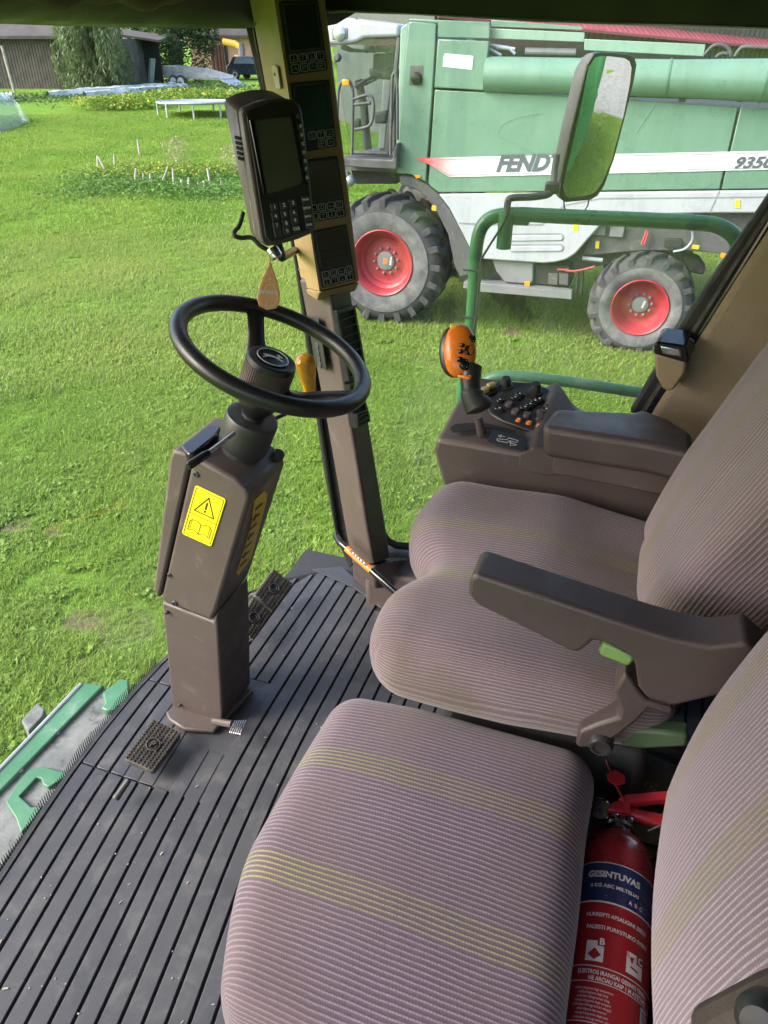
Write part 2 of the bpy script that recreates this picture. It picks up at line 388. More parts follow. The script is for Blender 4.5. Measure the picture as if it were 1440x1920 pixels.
# ------------------------------------------------------------------ the cab: floor, roof, window frames, panes
EY = [-.45, 0, .3, .5, .63, .77, .9, 1.02, 1.14, 1.3, 1.42, 1.5, 1.585, 1.66, 1.706, 1.74]
EX = [-.93, -.965, -1.0, -1.02, -1.042, -1.06, -1.069, -1.072, -1.066, -1.045, -1.018, -.985, -.924, -.83, -.751, -.62]
def edge_x(y): return interp(y, EY, EX)
curve = [V(edge_x(y), y, 0) for y in np.linspace(-.45, 1.40, 30)] + [V(edge_x(y), y, 0) for y in np.linspace(1.44, 1.74, 16)]
outline = [V(p.x, p.y, FL - .007) for p in curve] + [V(.8, 1.74, FL - .007), V(.8, -.45, FL - .007)]
floor = obj('floor', MB().prism(outline, (0, 0, -.06)), 'mat_groove', kind='structure', smooth=0)
GX0, GP = -.823, .0406
def rib_s(y):   # the ribs sweep backwards towards the door
    if y > 1.15: return 0.0
    if y > .6: return .145 * (1.15 - y) ** 2
    return .145 * .3025 + .16 * (.6 - y)
def far_end(x):
    if x < -.82: return None
    return interp(x, [-.82, -.806, -.682, -.586, -.55, .5], [1.655, 1.66, 1.625, 1.575, 1.535, 1.535])
for k in range(-9, 30):
    a, b = GX0 + k * GP + .0019, GX0 + (k + 1) * GP - .0019
    ys = [y for y in np.linspace(-.44, 1.70, 430) if edge_x(y) + .014 < b + rib_s(y) - .006]
    if not ys: continue
    y0, y1 = min(ys), max(ys)
    fe = far_end((a + b) / 2)
    if fe is not None: y1 = fe
    cuts = [y0, y1]
    if b < -.84: cuts = [y0, .795, 1.075, y1]
    elif b < -.71: cuts = [y0, .93 if b > -.79 else .8, -1, 1.17, y1]
    flat_gap = -1 in cuts
    cuts = sorted(c for c in cuts if y0 <= c <= y1)
    for i in range(len(cuts) - 1):
        ya, yb = cuts[i] + (.002 if i else 0), cuts[i + 1] - (.002 if i < len(cuts) - 2 else 0)
        if yb - ya < .03 or (flat_gap and i == 1): continue
        n = max(2, int((yb - ya) / .06)); rows = []
        mb = MB()
        # a raised strip whose sides lean a little, with slight unevenness along its length
        aa = lambda y: min(b + rib_s(y) - .005, max(a + rib_s(y), edge_x(y) + .0145))
        prof = lambda y, dz: [V(aa(y), y, FL - .012), V(aa(y) + .0015, y, FL - .001 + dz), V(b + rib_s(y) - .0015, y, FL - .001 + dz), V(b + rib_s(y), y, FL - .012)]
        secs = [prof(ya + (yb - ya) * j / n, .0008 * mnoise.noise(V(a * 9, (ya + (yb - ya) * j / n) * 7, 0))) for j in range(n + 1)]
        mb.sheet(secs); mb.f.append([0, 1, 2, 3]); mb.f.append([n * 4 + q for q in (3, 2, 1, 0)]); mb.mi += [0, 0]
        obj('rib', mb, 'mat_rubber', floor, smooth=25, bevel=.0012, bseg=2)
obj('mat_flat', MB().span((-.945, .797, FL - .009), (-.712, 1.172, FL - .0028)), 'mat_rubber', floor, smooth=0, bevel=.001)
mb = MB(); g_ = random.Random(5)
for i in range(150):     # crumbs of straw and grit
    x, y = g_.uniform(-1.0, -.3), g_.uniform(-.1, 1.5)
    if edge_x(y) + .03 > x: continue
    s_ = g_.uniform(.0008, .0026); l_ = s_ * g_.choice([1, 1, 1.5, 4]); mb.box((x, y, FL + s_ * .3), (l_, s_, s_ * .7), Matrix.Rotation(g_.uniform(0, 3.1), 3, 'Z'))
obj('crumbs', mb, 'stake_wood', floor, smooth=0, kind='stuff')
# border strip of the mat along the windscreen and the sill
ins = lambda d: [V(p.x + d, p.y, 0) for p in curve[:30]]
bord = [V(p.x, p.y, FL - .004) for p in curve[:34]] + [V(p.x + .013, p.y - (.01 if p.y > 1.5 else 0), FL - .004) for p in reversed(curve[:34])]
obj('mat_border', MB().prism(bord, (0, 0, .005)), 'mat_rubber', floor, smooth=0, bevel=.001)
pl = [atZ(x, y, FL) for x, y in [(585, 1068), (640, 1063), (662, 1082), (705, 1122), (722, 1112), (735, 1150), (712, 1138), (664, 1102), (605, 1076)]]
obj('mat_border', MB().prism([V(p.x, p.y, FL - .004) for p in pl], (0, 0, .006)), 'mat_rubber', floor, smooth=0, bevel=.001)

# roof and header
LEAN = .105
def glass_pt(p, z, off=0.0): return V(p.x - (z - FL) * LEAN - off, p.y, z)
ceil = obj('ceiling', MB().span((-1.32, -.45, 3.605), (.85, 1.84, 3.72)), 'headliner', kind='structure', bevel=.01)
hp = [p for p in curve if p.y > -.45]
secs = []
for p in hp:
    q = glass_pt(p, 3.55)
    secs.append([q + V(-.03, 0, .075), q + V(-.03, 0, .01), q + V(0, 0, -.004), q + V(.05, 0, .004), q + V(.11, 0, .03), q + V(.13, 0, .075)])
mb = MB(); mb.sheet(secs); obj('header_front', mb, 'black_plastic', ceil, smooth=50)
# soft blind gathered under the roof in front of the driver
def blind(name, pts, rad, sag):
    rows = []
    n = 40
    for i in range(n + 1):
        t = i / n; p = lerp(Vector(pts[0]), Vector(pts[1]), t)
        s_ = sag * sin(pi * t) ** .7 + .006 * sin(t * 23) + .004 * sin(t * 51 + 1)
        row = []
        for k in range(13):
            q = pi * (1 + k / 12)
            row.append(p + V(rad * 1.5 * cos(q), 0, rad * sin(q) * (1 + s_ / rad) + .004 * mnoise.noise(V(t * 9, k * .5, 2))))
        rows.append(row)
    mb = MB(); mb.sheet(rows); return obj(name, mb, 'headliner', ceil, smooth=60)
blind('blind_fold', ((-1.0, .62, 3.607), (-.98, 1.52, 3.607)), .022, .018)
blind('blind_fold', ((-1.12, -.2, 3.607), (-1.12, 1.3, 3.607)), .03, .012)

# right-hand window: header, sill, black seals, rear pillar with fabric trim
YR = 1.70
wall = thing('wall_right', (0, 1.74, FL), kind='structure')
hd = [atY(x, y, YR) for x, y in [(607, 25), (640, 22), (760, 26), (1000, 40), (1440, 55), (1560, 59)]]
mb = MB(); top = [V(p.x, YR, 3.61) for p in hd]
mb.prism(hd + top[::-1], (0, .06, 0)); obj('window_header', mb, 'black_plastic', wall, smooth=0, bevel=.006)
mb = MB().span((-.62, 1.57, FL - .02), (.8, 1.74, FL + .13)); obj('window_sill', mb, 'brown_plastic', wall, bevel=.02, bseg=3)
seal = [atY(x, y, YR) for x, y in [(728, 1010), (745, 1019), (800, 1024)]]
seal = [V(p.x, 1.69, p.z) for p in seal]
obj('window_seal', MB().tube([seal[0] + V(-.02, 0, .03), seal[0], seal[1], seal[2], V(.2, 1.69, seal[2].z - .005)], .012, 8), 'black_rubber', wall)
# front black frame of the corner
fr = [(460, 52), (500, 52), (533, 260), (572, 545), (627, 860), (662, 1060), (655, 1066), (630, 1010), (604, 870), (552, 500), (505, 250)]
obj('corner_seal', MB().prism([atY(x, y, 1.655) for x, y in fr], (0, .03, 0)), 'black_rubber', wall, smooth=0, bevel=.004)
fr2 = [(470, 52), (490, 52), (610, 790), (640, 1000), (628, 990), (592, 790)]
obj('corner_gasket', MB().tube([atY(x, y, 1.647) for x, y in [(478, 52), (560, 500), (606, 820), (632, 990), (640, 1020)]], .007, 8), 'black_gloss', wall)
# rear pillar
tr = [(1446, 405), (1380, 500), (1214, 768), (1205, 800), (1320, 860), (1560, 900), (1700, 300), (1520, 200)]
rows = []
base = [atY(x, y, 1.64) for x, y in tr]
obj('pillar_trim', MB().prism(base, (0, .07, 0)), 'trim_fabric', wall, smooth=40, bevel=.03, bseg=4)
sl = [(1446, 362), (1446, 404), (1372, 510), (1205, 776), (1180, 776), (1290, 590)]
obj('pillar_seal', MB().prism([atY(x, y, 1.675) for x, y in sl], (0, .04, 0)), 'black_rubber', wall, smooth=0, bevel=.006)
sl2 = [(1450, 392), (1378, 500), (1207, 776)]
obj('pillar_seal', MB().tube([atY(x, y, 1.655) for x, y in sl2], .0085, 8), 'black_rubber', wall)
sl3 = [(1450, 405), (1384, 512), (1216, 778)]
obj('pillar_seal', MB().tube([atY(x, y, 1.65) for x, y in sl3], .006, 8), 'black_gloss', wall)
obj('lower_panel', MB().span((-.36, 1.705, FL + .1), (.85, 1.74, FL + .42)), 'brown_plastic', wall)
# rear wall with its window opening, and the near door posts
rw = thing('wall_rear', (.82, .7, FL), kind='structure')
obj('rear_panel', MB().span((.78, -.45, FL - .05), (.84, 1.84, FL + .85)), 'brown_plastic', rw, bevel=.01)
obj('rear_post', MB().span((.76, 1.66, FL + .84), (.84, 1.84, 3.62)), 'trim_fabric', rw, bevel=.02)
obj('rear_post', MB().span((.76, -.45, FL + .84), (.84, -.3, 3.62)), 'trim_fabric', rw, bevel=.02)
obj('rear_glass', MB().span((.806, -.3, FL + .85), (.812, 1.66, 3.6)), 'side_glass', rw, smooth=0)
obj('door_post', MB().span((-1.02, -.5, FL - .05), (-.94, -.43, 3.62)), 'black_plastic', rw, bevel=.01)

# panes
ws = thing('windscreen', (-1.07, .8, FL), 'curved clear windscreen wrapping round the front of the cab', 'window')
rows_o = [[glass_pt(p, z, .008) for p in curve[:-4]] for z in np.linspace(FL - .03, 3.6, 6)]
rows_i = [[glass_pt(p, z, .002) for p in curve[:-4]] for z in np.linspace(FL - .03, 3.6, 6)]
mb = MB(); mb.sheet(rows_o); obj('pane', mb, 'windscreen_glass', ws, smooth=60)
# row of black print teeth along the lower edge of the pane
mb = MB(); L = 0; last = None
ys = np.arange(.42, 1.13, .0068)
for y in ys:
    x = edge_x(y); h = .017 + .004 * sin(y * 40)
    b0 = glass_pt(V(x, y, 0), FL - .002, .001); b1 = glass_pt(V(x, y + .0032, 0), FL - .002, .001)
    t0 = glass_pt(V(x, y + .0042, 0), FL + h, .001); t1 = glass_pt(V(x, y + .005, 0), FL + h, .001)
    mb.prism([b0, b1, t1, t0], (-.0012, 0, 0))
obj('edge_teeth', mb, 'black_plastic', ws, smooth=0, kind='stuff')
rg = thing('side_window', (0, 1.69, FL), 'large clear side window beside the operator console', 'window')
g = [atY(x, y, 1.688) for x, y in [(590, 20), (1520, 55), (1500, 300), (1180, 790), (1100, 1060), (700, 1060)]]
obj('pane', MB().prism(g, (0, .005, 0)), 'side_glass', rg, smooth=0)
# ------------------------------------------------------------------ seats
def cushion(h, r, n, warp, vertical=False):
    """rounded box grid; h half sizes, warp maps local point to world; carries the weave coordinates"""
    def axis(hh, m):
        e = np.linspace(0, 1, 7)[:-1]; inner = np.linspace(-(hh - r), hh - r, m)
        a = -hh + r * (1 - np.cos(e * pi / 2)); return np.concatenate([a, inner, -a[::-1]])
    ax = [axis(h[i], n[i]) for i in range(3)]
    mb = MB(); idx = {}; A = []; L = []
    def vert(i, j, k):
        key = (i, j, k)
        if key in idx: return idx[key]
        p = V(ax[0][i], ax[1][j], ax[2][k])
        inn = V(*[max(-(h[q] - r), min(h[q] - r, p[q])) for q in range(3)])
        d = p - inn; q = inn + d.normalized() * r if d.length > 1e-9 else p
        side = abs(abs(p.y) - h[1]) < 1e-5
        if vertical: dep = p.x + h[0]; al = p.z + (p.x if abs(abs(p.z) - h[2]) < 1e-5 else 0)
        else: dep = h[2] - p.z; al = p.x + (p.z if abs(abs(p.x) - h[0]) < 1e-5 else 0)
        ac = (1 if p.y > 0 else -1) * (h[1] + dep) if side else p.y
        w = warp(q); A.append(ac); L.append(al); mb.v.append(Vector(w)); idx[key] = len(mb.v) - 1; return idx[key]
    N = [len(a) - 1 for a in ax]
    def face(f):
        mb.f.append(f); mb.mi.append(0)
    for i in range(N[0]):
        for j in range(N[1]):
            for k in (0, N[2]): face([vert(i, j, k), vert(i + 1, j, k), vert(i + 1, j + 1, k), vert(i, j + 1, k)])
    for i in range(N[0]):
        for k in range(N[2]):
            for j in (0, N[1]): face([vert(i, j, k), vert(i + 1, j, k), vert(i + 1, j, k + 1), vert(i, j, k + 1)])
    for j in range(N[1]):
        for k in range(N[2]):
            for i in (0, N[0]): face([vert(i, j, k), vert(i, j + 1, k), vert(i, j + 1, k + 1), vert(i, j, k + 1)])
    return mb, A, L
def wav(p, s=.006, f=4): return s * mnoise.noise(Vector(p) * f)
def soft(name, h, r, n, warp, mat, parent, y0, vertical=False):
    mb, A, L = cushion(h, r, n, warp, vertical); mb.att['across'] = [a + y0 for a in A]; mb.att['along'] = L
    return obj(name, mb, mat, parent, smooth=80)
seat_mat('moquette_near', [.685, .487], pitch=.0074, half=.0222, base=(.112, .078, .107), thread=(.235, .19, .228), worn=(.115, .083, .085), worn_amt=.6)
seat_mat('moquette_near_back', [.69, .49], pitch=.0076, half=.0228, base=(.2, .142, .185), thread=(.36, .3, .345))  # backrest copy of the cushion cloth, paler for the light it catches
seat_mat('moquette_op', [1.185, 1.03], pitch=.0074, half=.0185, worn=(.092, .066, .048), worn_amt=.75, base=(.145, .1, .118), thread=(.25, .2, .22))
seat_mat('moquette_op_back', [1.13], pitch=.0078, half=.0195, base=(.205, .15, .165), thread=(.335, .28, .295))

# instructor's seat, nearest the door
s1 = thing('instructor_seat', (-.14, .575, FL), 'mauve ribbed passenger seat with yellow-green stripes nearest the camera', 'seat', 'seats in the cab')
cy = .575
def w1(p):
    u, v = p.x / .25, p.y / .28
    z = p.z + 2.462
    if p.z > 0: z += .016 * (1 - u * u) * (1 - v * v) + .006 * sin(v * 2.2 + .6) * (1 - u * u) - .012 * max(0, -u - .55) ** 2 * 4
    x = p.x - .155 + (.052 * max(0, (.53 - p.y - cy) / .2) ** 1.5 if u < 0 else 0) * abs(u) - (.012 * (1 - v * v) if u < 0 else 0) * abs(u)
    y = p.y + cy + (.02 * max(0, -u - .3)) * (-1 if v > 0 else .4) * abs(v)
    q = V(x, y, z); q.z += wav(q, .005, 6); q.x += wav(q + V(3, 0, 0), .004, 7); return q
soft('cushion', (.236, .285, .068), .055, (22, 26, 4), w1, 'moquette_near', s1, cy)
def w1b(p):
    v, w = p.y / .255, p.z / .3
    front = p.x < 0
    x = p.x
    if front: x += .022 * v * v * (.5 + .5 * abs(v)) + .035 * (w * w) * (1.2 if w < 0 else .6)
    a = radians(14); z0 = p.z + .3
    q = V(.19 + x * cos(a) + z0 * sin(a) * .95, p.y + .535, 2.55 + z0 * cos(a) - x * sin(a))
    q.x += wav(q, .004, 6); return q
soft('backrest', (.075, .255, .3), .06, (5, 22, 24), w1b, 'moquette_near_back', s1, .535, True)
obj('seat_pan', MB().span((-.29, .36, 2.36), (.08, .8, 2.405)), 'black_rubber', s1, bevel=.01)
obj('seat_box', MB().prism([V(-.3, .36, FL), V(.06, .36, FL), V(.06, .36, 2.37), V(-.3, .36, 2.37)], (0, .44, 0)), 'brown_plastic', s1, bevel=.015)
obj('backrest_shell', MB().prism([V(.25, .3, 2.42), V(.33, .3, 2.42), V(.5, .3, 3.05), V(.43, .3, 3.05)], (0, .45, 0)), 'brown_plastic', s1, bevel=.02)
kb = atY(1426, 1906, .262)
obj('recliner_knob', MB().lathe([(.006, -.02), (.012, -.014), (.0145, 0), (.014, .006), (.01, .011), (.002, .012)], kb, (-.35, -.75, .55), 20), 'black_plastic', s1)
obj('side_shell', MB().prism([atY(x, y, .27) for x, y in [(1290, 1962), (1420, 1900), (1560, 1850), (1600, 2010), (1330, 2020)]], (0, .03, 0)), 'brown_vinyl', s1, bevel=.01)

# operator's seat
s2 = thing('operator_seat', (-.1, 1.07, FL), 'mauve ribbed driver seat with worn brown centre and brown armrest, behind steering wheel', 'seat', 'seats in the cab')
cy2 = 1.10
def w2(p):
    u, v = p.x / .25, p.y / .295
    x, y, z = p.x - .072, p.y + cy2, p.z + 2.612
    gap = math.exp(-((p.y + .035) / .065) ** 2)
    if u < 0:
        x += .026 * gap * min(1, abs(u) * 1.4) ** 3 - .02 * (1 - gap) * abs(u) ** 3
        x += (.05 * max(0, abs(v) - .45) ** 1.5 - .028 * max(0, min(1, v * 2.5))) * abs(u)
    if p.z > -.01:
        z += .005 * abs(v) ** 1.6 * (1 - .2 * u) - .006 * gap * max(0, -u) ** 3 + .012 * (1 - u * u)
        z -= .02 * max(0, u) * (1 - v * v)
        z += .005 * max(0, -u) * (1 - gap) * (1 - max(0, abs(v) - .6))
    y += -.035 * max(0, u) * v
    q = V(x, y, z); q.z += wav(q, .007, 6); q.x += wav(q + V(3, 0, 0), .005, 7); q.y += wav(q + V(0, 4, 0), .006, 6); return q
soft('cushion', (.25, .295, .07), .06, (22, 28, 5), w2, 'moquette_op', s2, cy2)
def w2b(p):
    v, w = p.y / .21, p.z / .36
    x = p.x; a = radians(21); z0 = p.z + .36
    if p.x < 0:
        x += -.028 * (1 - v * v) * (1 - .6 * w * w) + .01 -.006 * abs(v) ** 2 + .018 * math.exp(-((abs(v) - .55) / .13) ** 2) * .4 + .03 * max(0, -w - .5)
    yy = p.y * (1.0 + .05 * w) - (.07 * max(0, -w - .35) ** 1.3 if p.y > 0 else 0) * p.y / .21 
    q = V(.155 + x * cos(a) + z0 * sin(a), yy + 1.14, 2.66 + z0 * cos(a) - x * sin(a)); q.x += wav(q, .004, 7); return q
soft('backrest', (.085, .215, .36), .034, (6, 24, 26), w2b, 'moquette_op_back', s2, 1.14, True)
obj('seat_frame', MB().span((-.24, .9, 2.49), (.14, 1.32, 2.55)), 'black_rubber', s2, bevel=.01)
obj('suspension_base', MB().prism([V(-.24, .88, FL), V(.2, .88, FL), V(.16, .9, 2.49), V(-.2, .9, 2.49)], (0, .36, 0)), 'black_rubber', s2, bevel=.02)
# left armrest, seen from its outer side
YA = .775
arm_px = [(876, 1116), (880, 1086), (892, 1076), (1208, 1182), (1268, 1200), (1330, 1212), (1400, 1205), (1440, 1240), (1420, 1290), (1262, 1326), (1214, 1312), (1196, 1290), (1189, 1238), (1131, 1206), (1112, 1203), (1090, 1222), (1076, 1226), (894, 1136)]
side = [atY(x, y, YA) for x, y in arm_px]
# far face is a little lower along the top so the top pad is crowned
ar = obj('armrest', MB().prism(side, (0, .064, 0)), 'brown_vinyl', s2, smooth=40, bevel=.013, bseg=4)
gb = [atY(x, y, YA + .012) for x, y in [(1131, 1206), (1186, 1230), (1190, 1240), (1178, 1252), (1124, 1230), (1122, 1222)]]
obj('release_button', MB().prism(gb, (0, .06, 0)), 'lever_green', ar, bevel=.005)
hb = [atY(x, y, YA + .02) for x, y in [(1172, 1262), (1200, 1300), (1214, 1316), (1262, 1330), (1262, 1344), (1216, 1330), (1196, 1352), (1158, 1382), (1110, 1402), (1086, 1404), (1078, 1396), (1086, 1372), (1120, 1358), (1160, 1346), (1164, 1330), (1150, 1296)]]
obj('hinge_bracket', MB().prism(hb, (0, .05, 0)), 'brown_vinyl', s2, smooth=30, bevel=.007)
bp = atY(1126, 1398, YA + .015)
obj('hinge_bolt', MB().lathe([(.019, .03), (.019, .0), (.016, -.006), (.012, -.006), (.012, -.003), (.001, -.003)], bp, (0, 1, 0), 20), 'black_plastic', s2)
fp = [atY(x, y, .86) for x, y in [(950, 1318), (1040, 1310), (1110, 1318), (1170, 1300), (1240, 1340), (1200, 1380), (1080, 1378), (1000, 1340)]]
obj('side_plate', MB().prism(fp, (0, .02, 0)), 'dark_steel', s2, bevel=.004)
lv = [atY(x, y, .83) for x, y in [(1160, 1385), (1180, 1368), (1240, 1372), (1290, 1380), (1290, 1402), (1200, 1406), (1164, 1400)]]
obj('height_lever', MB().prism(lv, (0, .03, 0)), 'lever_green_dark', s2, bevel=.006)
# crumpled clear wrapping behind the driver's backrest
mb = MB(); c0 = atY(1410, 1110, 1.0)
rows = []
for i in range(15):
    row = []
    for j in range(10):
        b0 = atY(1362 + 9 * i, 1168 - 7.4 * i + (j - 5) * 7.5, .98)
        nz = V(mnoise.noise(V(i * .9, j * .9, 0)), mnoise.noise(V(i * .9, j * .9, 5)), mnoise.noise(V(i * .9, j * .9, 9)))
        row.append(b0 + nz * .022)
    rows.append(row)
mb.sheet(rows); obj('plastic_wrap', mb, 'film_clear', smooth=0, label='crumpled clear plastic wrapping behind the driver seat backrest', cat='wrapping')
# folded old floor mat in the dark gap behind the seats
fm = thing('folded_mat', (.2, .9, FL), 'dusty brown folded mat lying in the gap behind the seats', 'mat')
for (z, x0, yy, rr) in ((2.28, .12, .93, .035), (2.22, .1, .89, .036), (2.17, .12, .85, .03), (2.34, .1, .99, .035), (2.12, .1, .82, .04), (2.15, .2, .72, .04), (2.15, .2, .62, .045), (2.15, .2, .5, .045), (2.2, .25, 1.06, .05), (2.15, .25, 1.15, .05)):
    path = [V(x0 - .16 + i * .06, yy + .006 * mnoise.noise(V(i * .7, z * 9, 0)), z + .008 * mnoise.noise(V(i * .6, z * 5, 3))) for i in range(12)]
    obj('fold', MB().tube(path, [rr * (1 + .2 * mnoise.noise(V(i * .9, z * 7, 1))) for i in range(12)], 10), 'old_mat', fm, smooth=60)
obj('under_layer', MB().span((-.06, .3, FL), (.74, 1.3, FL + .04)), 'old_mat', fm, bevel=.02)
# ------------------------------------------------------------------ steering column
sc = thing('steering_column', (-.85, 1.07, FL), 'brown steering column with black steering wheel and yellow warning stickers', 'steering column')
CY0, CY1 = 1.0, 1.155
def cpx(l, y=CY0): return [atY(a, b, y) for a, b in l]
up_px = [(301, 1126), (359, 868), (364, 857), (437, 897), (463, 922), (468, 936), (405, 1146), (396, 1164)]
upper = obj('upper_housing', MB().prism(cpx(up_px), (0, CY1 - CY0, 0)), 'brown_scuffed', sc, smooth=30, bevel=.012, bseg=3)
fr_px = [(298, 1124), (287, 1106), (318, 858), (324, 843), (358, 853), (356, 866)]
obj('front_cover', MB().prism([p + V(0, -.001, 0) for p in cpx(fr_px)], (0, CY1 - CY0 + .002, 0)), 'brown_plastic', sc, smooth=30, bevel=.007, bseg=3)
lo_px = [(324, 1344), (301, 1131), (396, 1168), (404, 1153), (409, 1215), (413, 1342)]
lo = [p + V(0, .004, 0) for p in cpx(lo_px)]; lo[0].z = FL + .005; lo[-1].z = FL + .005
lower = obj('lower_housing', MB().prism(lo, (0, CY1 - CY0 - .01, 0)), 'brown_scuffed', sc, smooth=30, bevel=.008, bseg=3)
# base flange
fl = [atZ(x, y, FL + .004) for x, y in [(312, 1340), (330, 1330), (418, 1338), (470, 1296), (476, 1300), (424, 1352), (402, 1376), (345, 1372), (318, 1354)]]
obj('base_flange', MB().prism(fl, (0, 0, .012)), 'brown_plastic', sc, bevel=.004)
# screws
def screw(x, y, r, yy=CY0):
    p = atY(x, y, yy)
    o_ = obj('screw', MB().lathe([(r, .004), (r, -.0015), (r * .8, -.003), (r * .45, -.003), (r * .4, -.0015), (.0003, -.0015)], p, (0, 1, 0), 14), 'dark_steel', sc); return o_
for a in ((368, 889, .0065), (318, 1078, .0055), (328, 1131, .0075), (313, 1149, .0045), (337, 1323, .004)): screw(*a)
# warning sticker: two yellow fields
wq = quad_map([atY(x, y, CY0 - .0016) for x, y in [(367, 909), (424, 936), (396, 1025), (341, 1000)]])
def flat(pts, th=.0006, d=(0, -1, 0)): return MB().prism(pts, Vector(d) * th)
ins_ = lambda l: [wq(u, v) for u, v in l]
stk = obj('warning_sticker', flat(ins_([(.05, 0), (.95, 0), (1, .03), (1, .97), (.95, 1), (.05, 1), (0, .97), (0, .03)])), 'yellow_sticker', upper, smooth=0)
def line_loop(mb, pts, w, lift, closed=True):
    pts = [Vector(p) for p in pts]; n = len(pts)
    for i in range(n if closed else n - 1):
        a, b = pts[i], pts[(i + 1) % n]; d = (b - a).normalized(); s_ = d.cross(lift.normalized()) * w / 2
        e = d * w / 2
        mb.prism([a - s_ - e + lift, a + s_ - e + lift, b + s_ + e + lift, b - s_ + e + lift], -lift * .5)
    return mb
lf = V(0, -.0011, 0)
mb = MB()
line_loop(mb, ins_([(.05, .04), (.95, .04), (.95, .96), (.05, .96)]), .0011, lf)
line_loop(mb, ins_([(.05, .53), (.95, .53)]), .0011, lf, False)
line_loop(mb, ins_([(.5, .12), (.82, .45), (.18, .45)]), .0024, lf)
line_loop(mb, ins_([(.5, .23), (.5, .34)]), .0036, lf, False); line_loop(mb, ins_([(.5, .385), (.5, .40)]), .0036, lf, False)
bk = [(.14, .68), (.2, .64), (.34, .63), (.5, .67), (.66, .63), (.8, .64), (.86, .68), (.86, .86), (.66, .82), (.5, .87), (.34, .82), (.14, .86)]
line_loop(mb, ins_(bk), .0013, lf); line_loop(mb, ins_([(.5, .67), (.5, .87)]), .0013, lf, False)
for q in (.2, .8): line_loop(mb, ins_([(q, .645), (q, .83)]), .0009, lf, False)
obj('sticker_print', mb, 'sticker_ink', stk, smooth=0)
# slanted lettering strip on the rear face
def rear_pt(x, y): # rear face of the upper housing is a plane through these three points
    a = atY(468, 936, CY0); b = atY(405, 1146, CY0); n = (b - a).cross(V(0, 1, 0)).normalized()
    return atP(x, y, a, n), n
pts = [(494, 920), (500, 926), (498, 942), (470, 1046), (446, 1078), (443, 1074), (470, 985), (476, 938)]
rp = [rear_pt(*p)[0] for p in pts]; rn = rear_pt(480, 1000)[1]
if rn.x < 0: rn = -rn
st2 = obj('model_strip', MB().prism([p + rn * .0008 for p in rp], rn * .0008), 'yellow_dull', upper, smooth=0)
a0 = rear_pt(451, 1066)[0] + rn * .0026; a1 = rear_pt(487, 935)[0] + rn * .0026
ru = (a1 - a0); rr_ = ru.normalized(); uu = rn.cross(rr_)
mb = MB()
for i in range(7):     # bold slanted strokes
    p = a0 + ru * (.06 + .135 * i); w_ = uu * .016
    mb.prism([p - w_, p - w_ + rr_ * .007, p + w_ + rr_ * .016, p + w_ + rr_ * .009], rn * .0006)
    if i % 2: mb.prism([p + w_ * .2, p + w_ * .2 + rr_ * .02, p + w_ * .5 + rr_ * .02, p + w_ * .5], rn * .0006)
obj('strip_print', mb, 'sticker_ink', st2, smooth=0)

# top: black pad, cap, boot and collar
WN = V(.382, .055, .923).normalized(); WC = V(-.6, 1.102, 3.044)
pad = [atZ(x, y, 2.868) for x, y in [(338, 836), (394, 795), (412, 797), (406, 815), (362, 850), (352, 850)]]
obj('top_pad', MB().prism(pad, (0, 0, -.016)), 'black_gloss', sc, bevel=.004)
bo = WC - WN * .268
obj('boot', MB().lathe([(.045, -.06), (.044, .0), (.0425, .03), (.042, .055)], bo, WN, 28), 'black_rubber', sc)
bow = WC - WN * .205
obj('collar', MB().lathe([(.043, -.012), (.049, -.008), (.0505, .0), (.0515, .056), (.0495, .061), (.042, .063), (.03, .06), (.022, .062)], bow, WN, 36), 'black_plastic', sc)
obj('shaft', MB().lathe([(.022, 0), (.022, .02), (.018, .02), (.018, .05), (.028, .055), (.03, .08)], WC - WN * .15, WN, 20), 'dark_steel', sc)
ck = atY(519, 858, 1.14)
obj('cap_socket', MB().lathe([(.022, -.03), (.02, -.004), (.017, .004)], ck - V(.01, 0, .018), (.45, -.1, .9), 18), 'brown_plastic', sc)
obj('cap_knob', MB().lathe([(.012, -.012), (.013, .006), (.0125, .014), (.009, .017), (.001, .017)], ck, (.5, -.15, .85), 16), 'black_rubber', sc)
# tilt lever
p0 = atD(440, 812, 1.325); p1 = atD(392, 848, 1.29); p2 = atD(352, 875, 1.262)
tl = obj('tilt_lever', MB().tube([p0, p1, p2], .0042, 10), 'steel', sc)
obj('lever_grip', MB().tube([lerp(p1, p0, -.0) , lerp(p1, p2, .2), lerp(p1, p2, .9), p2], [.0055, .0075, .0085, .006], 12), 'black_gloss', tl)
# chrome foot lever at the base
fa = atZ(400, 1352, FL + .03); fb = atZ(435, 1358, FL + .045); fc = atZ(452, 1362, FL + .05)
fo = obj('foot_lever', MB().tube([fa, fb], .009, 8), 'brown_plastic', sc)
mb = MB(); fq = quad_map([atZ(x, y, FL + .06) for x, y in [(438, 1350), (462, 1349), (452, 1377), (429, 1373)]])
for i in range(6): mb.prism([fq((i + .08) / 6, 0), fq((i + .92) / 6, 0), fq((i + .92) / 6, 1), fq((i + .08) / 6, 1)], (0, 0, -.014 if i % 2 else -.011))
obj('foot_pad', mb, 'chrome', fo, bevel=.0015)

